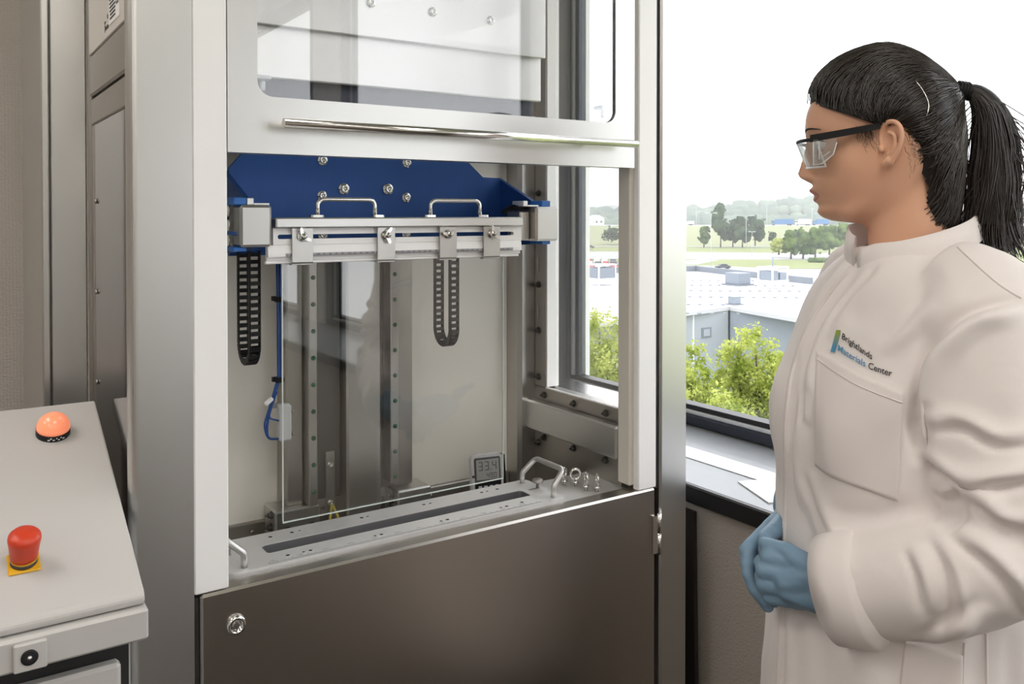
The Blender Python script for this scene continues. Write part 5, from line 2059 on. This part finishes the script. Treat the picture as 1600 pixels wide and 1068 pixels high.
def seg_dist(P, line):
    """distance, signed side and position along a polyline for 2D points"""
    best = np.full(len(P), 1e9)
    sgn = np.zeros(len(P))
    tt = np.zeros(len(P))
    L = np.array(line)
    ln = np.linalg.norm(np.diff(L, axis=0), axis=1)
    tot = ln.sum()
    acc = 0
    for i in range(len(L) - 1):
        d = L[i + 1] - L[i]
        w = P - L[i]
        t = np.clip((w @ d) / (d @ d), 0, 1)
        q = w - t[:, None] * d
        ds = np.linalg.norm(q, axis=1)
        m = ds < best
        best[m] = ds[m]
        cr = d[0] * w[:, 1] - d[1] * w[:, 0]
        sgn[m] = np.sign(cr[m])
        tt[m] = (acc + t[m] * ln[i]) / tot
        acc += ln[i]
    return best, sgn, tt


def fold(line, width, depth, kind='valley', face=.12, ymax=.2, ends=True):
    """push the near side of the cloth in or out along a line given as (x, z)"""
    global CV
    N = normals(CV, CF)
    P = CV[:, [0, 2]]
    ln = spline(line, 6) if len(line) > 2 else np.array(line)
    d, sg, t = seg_dist(P, ln)
    m = np.clip((-N[:, 1] - face) / .3, 0, 1) * (CV[:, 1] < ymax)
    e = np.clip(np.sin(np.clip(t, 0.0, 1.0) * PI), 0, 1) ** .6 if ends else 1.0
    if kind == 'valley':
        h = -depth * np.exp(-(d / width) ** 2)
    elif kind == 'ridge':
        h = depth * np.exp(-(d / width) ** 2)
    else:  # lap: raised on one side, dropping sharply on the other
        x = d * sg / width
        h = depth * (np.exp(-((x - .75) / .8) ** 2) - .8 * np.exp(-((x + .35) / .45) ** 2))
    CV = CV + N * (h * m * e)[:, None]


exec_folds = [
    # armhole of the near sleeve, hanging over the chest
    ([(.138, 1.300), (.085, 1.283), (.052, 1.245), (.037, 1.200), (.034, 1.150), (.035, 1.105)], .013, .019, 'lap'),
    ([(.036, 1.185), (.034, 1.150), (.036, 1.120)], .010, .009, 'valley'),
    ([(.040, 1.150), (.075, 1.163), (.11, 1.150), (.15, 1.16)], .012, .009, 'lap'),
    ([(.036, 1.118), (.075, 1.100), (.12, 1.112), (.16, 1.125)], .011, .013, 'lap'),
    ([(.050, 1.070), (.085, 1.085), (.115, 1.066), (.15, 1.07)], .012, .010, 'lap'),
    ([(.050, 1.045), (.070, 1.062), (.062, 1.09), (.042, 1.105)], .009, .012, 'valley'),
    ([(.060, 1.040), (.095, 1.030), (.125, 1.000), (.140, .965)], .013, .010, 'lap'),
    ([(.045, 1.035), (.062, 1.010), (.068, .975), (.062, .935)], .012, .010, 'lap'),
    ([(.020, 1.020), (.034, .992), (.040, .955)], .011, .008, 'lap'),
    ([(.100, 1.055), (.135, 1.050), (.165, 1.02)], .010, .008, 'valley'),
    ([(.095, .985), (.06, .945), (.035, .915)], .012, .008, 'lap'),
    # chest: soft diagonals from the shoulder to the front edge
    ([(.060, 1.330), (.005, 1.295), (-.045, 1.255)], .013, .0045, 'valley'),
    ([(.085, 1.315), (.03, 1.270), (-.02, 1.235)], .014, .004, 'ridge'),
    ([(.075, 1.295), (.035, 1.245), (.0, 1.19)], .013, .0045, 'valley'),
    ([(-.030, 1.330), (-.070, 1.270), (-.098, 1.20), (-.106, 1.12)], .009, .008, 'lap'),
    ([(-.055, 1.335), (-.094, 1.275), (-.122, 1.20)], .008, .008, 'lap'),
    ([(-.010, 1.330), (-.050, 1.285), (-.078, 1.235)], .010, .006, 'lap'),
    ([(.045, 1.300), (.015, 1.262), (-.01, 1.235)], .010, .005, 'lap'),
    ([(-.112, 1.16), (-.118, 1.08), (-.112, 1.00)], .009, .007, 'lap'),
    ([(-.105, 1.17), (-.092, 1.10), (-.090, 1.02)], .012, .006, 'valley'),
    ([(-.100, 1.06), (-.075, 1.00), (-.045, .965)], .013, .006, 'lap'),
    ([(-.118, 1.03), (-.098, .985), (-.085, .955)], .011, .005, 'valley'),
    ([(.028, 1.16), (.0, 1.13), (-.025, 1.06)], .016, .004, 'valley'),
    ([(.030, 1.06), (-.01, 1.035), (-.06, 1.02)], .012, .005, 'valley'),
    # skirt
    ([(-.095, .90), (-.075, .82), (-.070, .70)], .014, .006, 'valley'),
    ([(-.055, .90), (-.050, .80), (-.045, .66)], .013, .005, 'valley'),
    ([(-.130, .90), (-.125, .80), (-.135, .66)], .010, .006, 'lap'),
    ([(.00, .885), (.02, .82), (.03, .68)], .016, .006, 'valley'),
    ([(.085, .93), (.075, .84), (.080, .70)], .013, .006, 'ridge'),
    ([(.130, .92), (.14, .82), (.15, .70)], .013, .006, 'valley'),
]
for line, w, d, k in exec_folds:
    fold(line, w, d, k)
CV = laplace(CV, CE, 1, .5)
# small random rumples
Nn = normals(CV, CF)
amp = np.array([noise.noise(Vector((p[0] * 15, p[1] * 15, p[2] * 11))) * .0028 + noise.noise(Vector((p[0] * 38 + 7, p[1] * 38, p[2] * 30))) * .0011 for p in CV])
CV = CV + Nn * amp[:, None]
COAT = pobj('lab_coat', CV, CF, 'coat', label='white lab coat with printed emblem and chest pocket')
cbvh = BVHTree.FromPolygons([Vector(p) for p in CV], CF)


def on_coat(x, z, off=.001, y0=-.6):
    h = cbvh.ray_cast(Vector((x, y0, z)), Vector((0, 1, 0)))
    if h[0] is None:
        return None
    return h[0] + h[1] * off


def patch(name, poly, off, material, parent, nx=26, nz_=26, thick=.0016):
    """cloth piece sewn on the coat: quad grid over a four-sided outline, following the surface"""
    (x0, z0), (x1, z1), (x2, z2), (x3, z3) = poly
    P, Q = [], []
    for i in range(nx + 1):
        for j in range(nz_ + 1):
            u, v = i / nx, j / nz_
            x = (1 - u) * (1 - v) * x0 + u * (1 - v) * x1 + u * v * x2 + (1 - u) * v * x3
            z = (1 - u) * (1 - v) * z0 + u * (1 - v) * z1 + u * v * z2 + (1 - u) * v * z3
            p = on_coat(x, z, off)
            P.append(p if p is not None else Vector((x, -.1, z)))
    n = len(P)
    back_ = [p + Vector((0, thick + .004, 0)) for p in P]
    F = []
    for i in range(nx):
        for j in range(nz_):
            a = i * (nz_ + 1) + j
            F.append((a, a + nz_ + 1, a + nz_ + 2, a + 1))
    rim = [i * (nz_ + 1) for i in range(nx + 1)] + [nx * (nz_ + 1) + j for j in range(1, nz_ + 1)] + [i * (nz_ + 1) + nz_ for i in range(nx - 1, -1, -1)] + [j for j in range(nz_ - 1, 0, -1)]
    for a, b in zip(rim, rim[1:] + rim[:1]):
        F.append((a, n + a, n + b, b))
    return pobj(name, P + back_, F, material, parent)


def ribbon(name, line, w, off, material, parent, k=10):
    """narrow seam lying on the coat"""
    L = spline([(p[0], p[1], 0) for p in line], k)[:, :2] if len(line) > 2 else np.array([np.array(line[0]) + (np.array(line[1]) - np.array(line[0])) * t for t in np.linspace(0, 1, k * 2)])
    T = np.gradient(L, axis=0)
    T /= np.linalg.norm(T, axis=1)[:, None]
    V, F = [], []
    ok = []
    for p, t in zip(L, T):
        nr = np.array([-t[1], t[0]])
        row = [on_coat(*(p - nr * w / 2), 0), on_coat(*(p - nr * w / 3), off), on_coat(*(p + nr * w / 3), off), on_coat(*(p + nr * w / 2), 0)]
        if any(q is None for q in row):
            continue
        V += row
    m = len(V) // 4
    for i in range(m - 1):
        for k_ in range(3):
            F.append((i * 4 + k_, i * 4 + k_ + 1, i * 4 + 5 + k_, i * 4 + 4 + k_))
    return pobj(name, V, F, material, parent)


PK = patch('chest_pocket', [(-.0855, 1.0730), (.0120, 1.0590), (.0175, 1.1870), (-.0880, 1.2170)], .0022, 'coat_seam', COAT)
ribbon('pocket_hem', [(-.0870, 1.2060), (-.035, 1.1880), (.0165, 1.1755)], .0022, .0030, 'coat_seam', COAT)
ribbon('front_edge', [(-.046, 1.328), (-.072, 1.295), (-.100, 1.248), (-.121, 1.190), (-.1285, 1.13), (-.130, 1.05), (-.132, .95), (-.134, .85), (-.138, .70)], .0045, .0026, 'coat_seam', COAT)
ribbon('shoulder_seam', [(.066, 1.372), (.090, 1.345), (.115, 1.32), (.137, 1.305)], .0028, .0015, 'coat_seam', COAT)
ribbon('side_seam', [(.082, .905), (.080, .84), (.079, .70)], .0030, .0018, 'coat_seam', COAT)
ribbon('side_seam', [(.105, .915), (.106, .84), (.107, .70)], .0030, .0018, 'coat_seam', COAT)
patch('side_pocket', [(.005, .70), (.078, .70), (.080, .890), (.020, .905)], .0018, 'coat_seam', COAT)

# emblem: bar and lettering printed on the chest
LG = COAT


def print_on(vs, fs, o, ux, uz, material, name):
    """lay flat lettering on the cloth: o origin (x, z), ux and uz the directions of its axes"""
    b = bmesh.new()
    bv_ = [b.verts.new(v) for v in vs]
    for f in fs:
        try:
            b.faces.new([bv_[i] for i in f])
        except ValueError:
            pass
    bmesh.ops.triangulate(b, faces=b.faces[:])
    bmesh.ops.subdivide_edges(b, edges=[e for e in b.edges if e.calc_length() > .003], cuts=2)
    bmesh.ops.triangulate(b, faces=b.faces[:])
    b.verts.ensure_lookup_table()
    V = []
    for v in b.verts:
        x = o[0] + ux[0] * v.co.x + uz[0] * v.co.y
        z = o[1] + ux[1] * v.co.x + uz[1] * v.co.y
        p = on_coat(x, z, .0018)
        V.append(p if p is not None else Vector((x, -.1, z)))
    b.verts.index_update()
    F = [tuple(v.index for v in f.verts) for f in b.faces]
    b.free()
    return pobj(name, V, F, material, LG, smooth=True)


n_ = 10
bar_v = [(0, k / n_ * .030, 0) for k in range(n_ + 1)] + [(.0055, k / n_ * .030, 0) for k in range(n_ + 1)]
bar_f = [(k, n_ + 1 + k, n_ + 2 + k, k + 1) for k in range(n_)]
print_on(bar_v, bar_f, (-.0690, 1.2185), (1.0, .03), (.22, .955), 'logo_bar', 'emblem_bar')
for body, o, u, col in (('Brightlands', (-.0555, 1.2375), (.90, -.43), 'logo_black'), ('Materials', (-.0602, 1.2222), (.93, -.33), 'logo_blue'), ('Center', (-.0228, 1.2090), (.97, -.20), 'logo_black')):
    vs, fs, w = text_mesh(body, .0108, True)
    tgt = {'Brightlands': .0415, 'Materials': .0370, 'Center': .0275}[body]
    k = tgt / w
    print_on([(v[0] * k, v[1], 0) for v in vs], fs, o, u, (.10, .98), col, 'lettering')['label'] = 'printed word ' + body

# collar: stand-up band, shirt inside
def band(name, z_lo, z_hi, r_lo, r_hi, material, a0, a1, thick=.003, parent=None, label=None):
    n = 60
    V, F = [], []
    for lay in (0, 1):
        for i in range(n + 1):
            a = a0 + (a1 - a0) * i / n
            for (zf, rf) in ((z_lo, r_lo), (None, None), (z_hi, r_hi)):
                if zf is None:
                    z = (z_lo(a) + z_hi(a)) / 2
                    r = [(p + q) / 2 + .002 for p, q in zip(r_lo(a), r_hi(a))]
                else:
                    z, r = zf(a), rf(a)
                p = np.array([.030, .002, 0]) + fv * (r[0] - lay * thick) * math.cos(a) + sv * (r[1] - lay * thick) * math.sin(a)
                V.append((p[0], p[1], z))
    m = (n + 1) * 3
    for lay in (0, m):
        for i in range(n):
            for j in range(2):
                q = lay + i * 3 + j
                F.append((q, q + 3, q + 4, q + 1))
    for i in range(n):
        F.append((i * 3 + 2, i * 3 + 5, m + i * 3 + 5, m + i * 3 + 2))
    for i in (0, n):
        F.append((i * 3, i * 3 + 1, m + i * 3 + 1, m + i * 3))
        F.append((i * 3 + 1, i * 3 + 2, m + i * 3 + 2, m + i * 3 + 1))
    return pobj(name, V, F, material, parent, label=label)


cz = lambda a: 1.357 - .024 * math.cos(a)
band('collar', lambda a: cz(a) - .008, lambda a: cz(a) + .024 + .022 * max(0, math.cos(a + .7)) ** 2 - .012 * math.exp(-((a - .14) / .25) ** 2), lambda a: (.086 + .004 * math.cos(a), .086), lambda a: (.082 + .006 * math.cos(a), .078), 'coat_collar', .14, 2 * PI + .05, parent=COAT, label='white stand-up collar')
band('shirt_neck', lambda a: cz(a) - .02, lambda a: cz(a) + .010, lambda a: (.076, .074), lambda a: (.070, .068), 'navy', 0, 2 * PI, label='dark navy shirt at the neck')

# cuff: turned-up band on the near sleeve
def cuff(name, path, radii, ref, parent, material='coat'):
    m = MB()
    P = [Vector(p) for p in path]
    n = 40
    V = []
    for i, p in enumerate(P):
        t = (P[min(i + 1, len(P) - 1)] - P[max(i - 1, 0)]).normalized()
        u = (Vector(ref) - t * Vector(ref).dot(t)).normalized()
        w = t.cross(u)
        for k in range(n):
            a = 2 * PI * k / n
            rr = 1 + .012 * math.sin(3 * a + 1)
            V.append(p + u * radii[i][0] * rr * math.cos(a) + w * radii[i][1] * rr * math.sin(a))
    F = []
    for i in range(len(P) - 1):
        for k in range(n):
            F.append((i * n + k, i * n + (k + 1) % n, (i + 1) * n + (k + 1) % n, (i + 1) * n + k))
    return pobj(name, V, F, material, parent)


c0, c1 = Vector((-.060, -.161, .931)), Vector((-.016, -.176, .945))
d_ = (c1 - c0).normalized()
cf = cuff('cuff', [c0 + d_ * .012, c0 - d_ * .004, c0 - d_ * .010, c0 - d_ * .004, c0 + d_ * .018, c0 + d_ * .042, c0 + d_ * .0475, c0 + d_ * .058],
          [(.046, .053), (.0505, .0585), (.0545, .063), (.0580, .0670), (.0600, .0695), (.0610, .0705), (.0585, .0680), (.0500, .0580)], (0, 1, 0), COAT)
cf['label'] = 'broad turned-up cuff of the near sleeve'
c0, c1 = Vector((-.110, .048, .994)), Vector((-.104, .100, 1.003))
d_ = (c1 - c0).normalized()
cuff('cuff', [c0 + d_ * .012, c0 - d_ * .004, c0 - d_ * .008, c0, c0 + d_ * .035, c0 + d_ * .04], [(.036, .038), (.039, .041), (.042, .044), (.044, .047), (.047, .050), (.044, .047)], (1, 0, .2), COAT)

# ---- gloved hands, clasped
gl = MB()
# near (left) hand: back of the hand to the viewer
wr = Vector((-.060, -.158, .929))
kn = [Vector((-.1420, -.1400, .9500)), Vector((-.1475, -.1440, .9330)), Vector((-.1470, -.1430, .9150)), Vector((-.1400, -.1380, .8985))]
capsule(gl, wr + Vector((.02, -.004, .004)), wr + Vector((-.012, .002, 0)), .0300, .0285, 16)
for k, p in enumerate(kn):
    st = wr + Vector((-.012, .002 + (.002 if k in (0, 3) else -.003), .017 - .0115 * k))
    capsule(gl, st, p, .0165, .0125, 12)
capsule(gl, wr + Vector((-.02, -.004, .012)), wr + Vector((-.055, .006, -.002)), .022, .020, 14)
capsule(gl, wr + Vector((-.02, -.004, -.012)), wr + Vector((-.055, .006, -.012)), .021, .018, 14)
fl = [(.034, .022, .017), (.038, .025, .018), (.036, .023, .017), (.029, .018, .015)]
for k, p in enumerate(kn):
    a, b_, c = fl[k]
    q1 = p + Vector((-.010, a * .95, -.004))
    q2 = q1 + Vector((.014, b_ * .75, -.003))
    q3 = q2 + Vector((c * .9, .003, -.002))
    capsule(gl, p, q1, .0115, .0098)
    capsule(gl, q1, q2, .0098, .0088)
    capsule(gl, q2, q3, .0088, .0078)
# thumb along the top
t0 = wr + Vector((-.030, -.002, .022))
t1 = Vector((-.1200, -.142, .9620))
t2 = Vector((-.1500, -.128, .9620))
capsule(gl, t0, t1, .0165, .0118)
capsule(gl, t1, t2, .0112, .0088)
GV, GF, GE = remesh(gl.v, gl.f, .0020, 5, .5)
GN = normals(GV, GF)
ga = np.array([noise.noise(Vector((p[0] * 60, p[1] * 60, p[2] * 90))) * .0007 + noise.noise(Vector((p[0] * 25, p[1] * 25, p[2] * 130 + p[0] * 60))) * .0007 for p in GV])
GLO = pobj('glove', GV + GN * ga[:, None], GF, 'glove', label='blue nitrile glove on the near hand clasping the other')
rl = MB()
rc = wr + Vector((.008, -.002, .002))
rl.tube([rc + Vector((.004 * math.sin(2 * a), .0312 * math.cos(a), .0330 * math.sin(a))) for a in np.linspace(0, 2 * PI, 28, endpoint=False)], .0018, 8, closed=True)
pobj('glove_bead', rl.v, rl.f, 'glove_edge', GLO)
# far (right) hand, fingers pointing down behind the near hand
gr = MB()
w2 = Vector((-.128, .024, .984))
capsule(gr, w2 + Vector((.002, .03, .012)), w2 + Vector((-.002, -.010, -.012)), .0275, .0270, 16)
kr = [Vector((-.1800, -.0700, .9270)), Vector((-.1780, -.0550, .9190)), Vector((-.1720, -.0390, .9160)), Vector((-.1640, -.0240, .9190))]
for k, p in enumerate(kr):
    capsule(gr, w2 + Vector((-.004 + .003 * k, -.020 + .012 * k, -.020)), p, .0165, .0125)
fr_ = [(.034, .024, .018), (.038, .026, .019), (.036, .024, .018), (.028, .019, .016)]
for k, p in enumerate(kr):
    a, b_, c = fr_[k]
    q1 = p + Vector((.004, -.022, -a * .72))
    q2 = q1 + Vector((.012, -.010, -b_ * .75))
    q3 = q2 + Vector((.012, -.001, -c * .6))
    capsule(gr, p, q1, .0112, .0098)
    capsule(gr, q1, q2, .0098, .0088)
    capsule(gr, q2, q3, .0088, .0078)
capsule(gr, w2 + Vector((.004, -.022, -.018)), Vector((-.1560, -.078, .9500)), .0155, .0112)
capsule(gr, Vector((-.1560, -.078, .9500)), Vector((-.1500, -.102, .9400)), .0110, .0086)
RV, RF, RE = remesh(gr.v, gr.f, .0022, 4, .5)
RN = normals(RV, RF)
ra_ = np.array([noise.noise(Vector((p[0] * 50, p[1] * 50, p[2] * 120))) * .0009 for p in RV])
pobj('glove', RV + RN * ra_[:, None], RF, 'glove', label='blue nitrile glove on the far hand')

# ---- trousers and shoes below the coat
for sd in (-1, 1):
    tm_ = MB()
    hx = TCN + sv * sd * .095
    etube(tm_, [(hx[0], hx[1], .62), (hx[0], hx[1], .45), (hx[0] + fv[0] * .01, hx[1] + fv[1] * .01, .30), (hx[0], hx[1], .06)], [(.085, .085), (.075, .075), (.068, .068), (.062, .062)], (0, 1, 0), 24)
    pobj('trouser_leg', tm_.v, tm_.f, 'trouser')
    sm = MB()
    toe = hx + fv * .12
    capsule(sm, (hx[0] - fv[0] * .03, hx[1] - fv[1] * .03, .045), (toe[0], toe[1], .036), .044, .036, 16)
    SV, SF, _ = remesh(sm.v, sm.f, .006, 2)
    SV[:, 2] = np.maximum(SV[:, 2], 0.001)
    pobj('shoe', SV, SF, 'shoe')
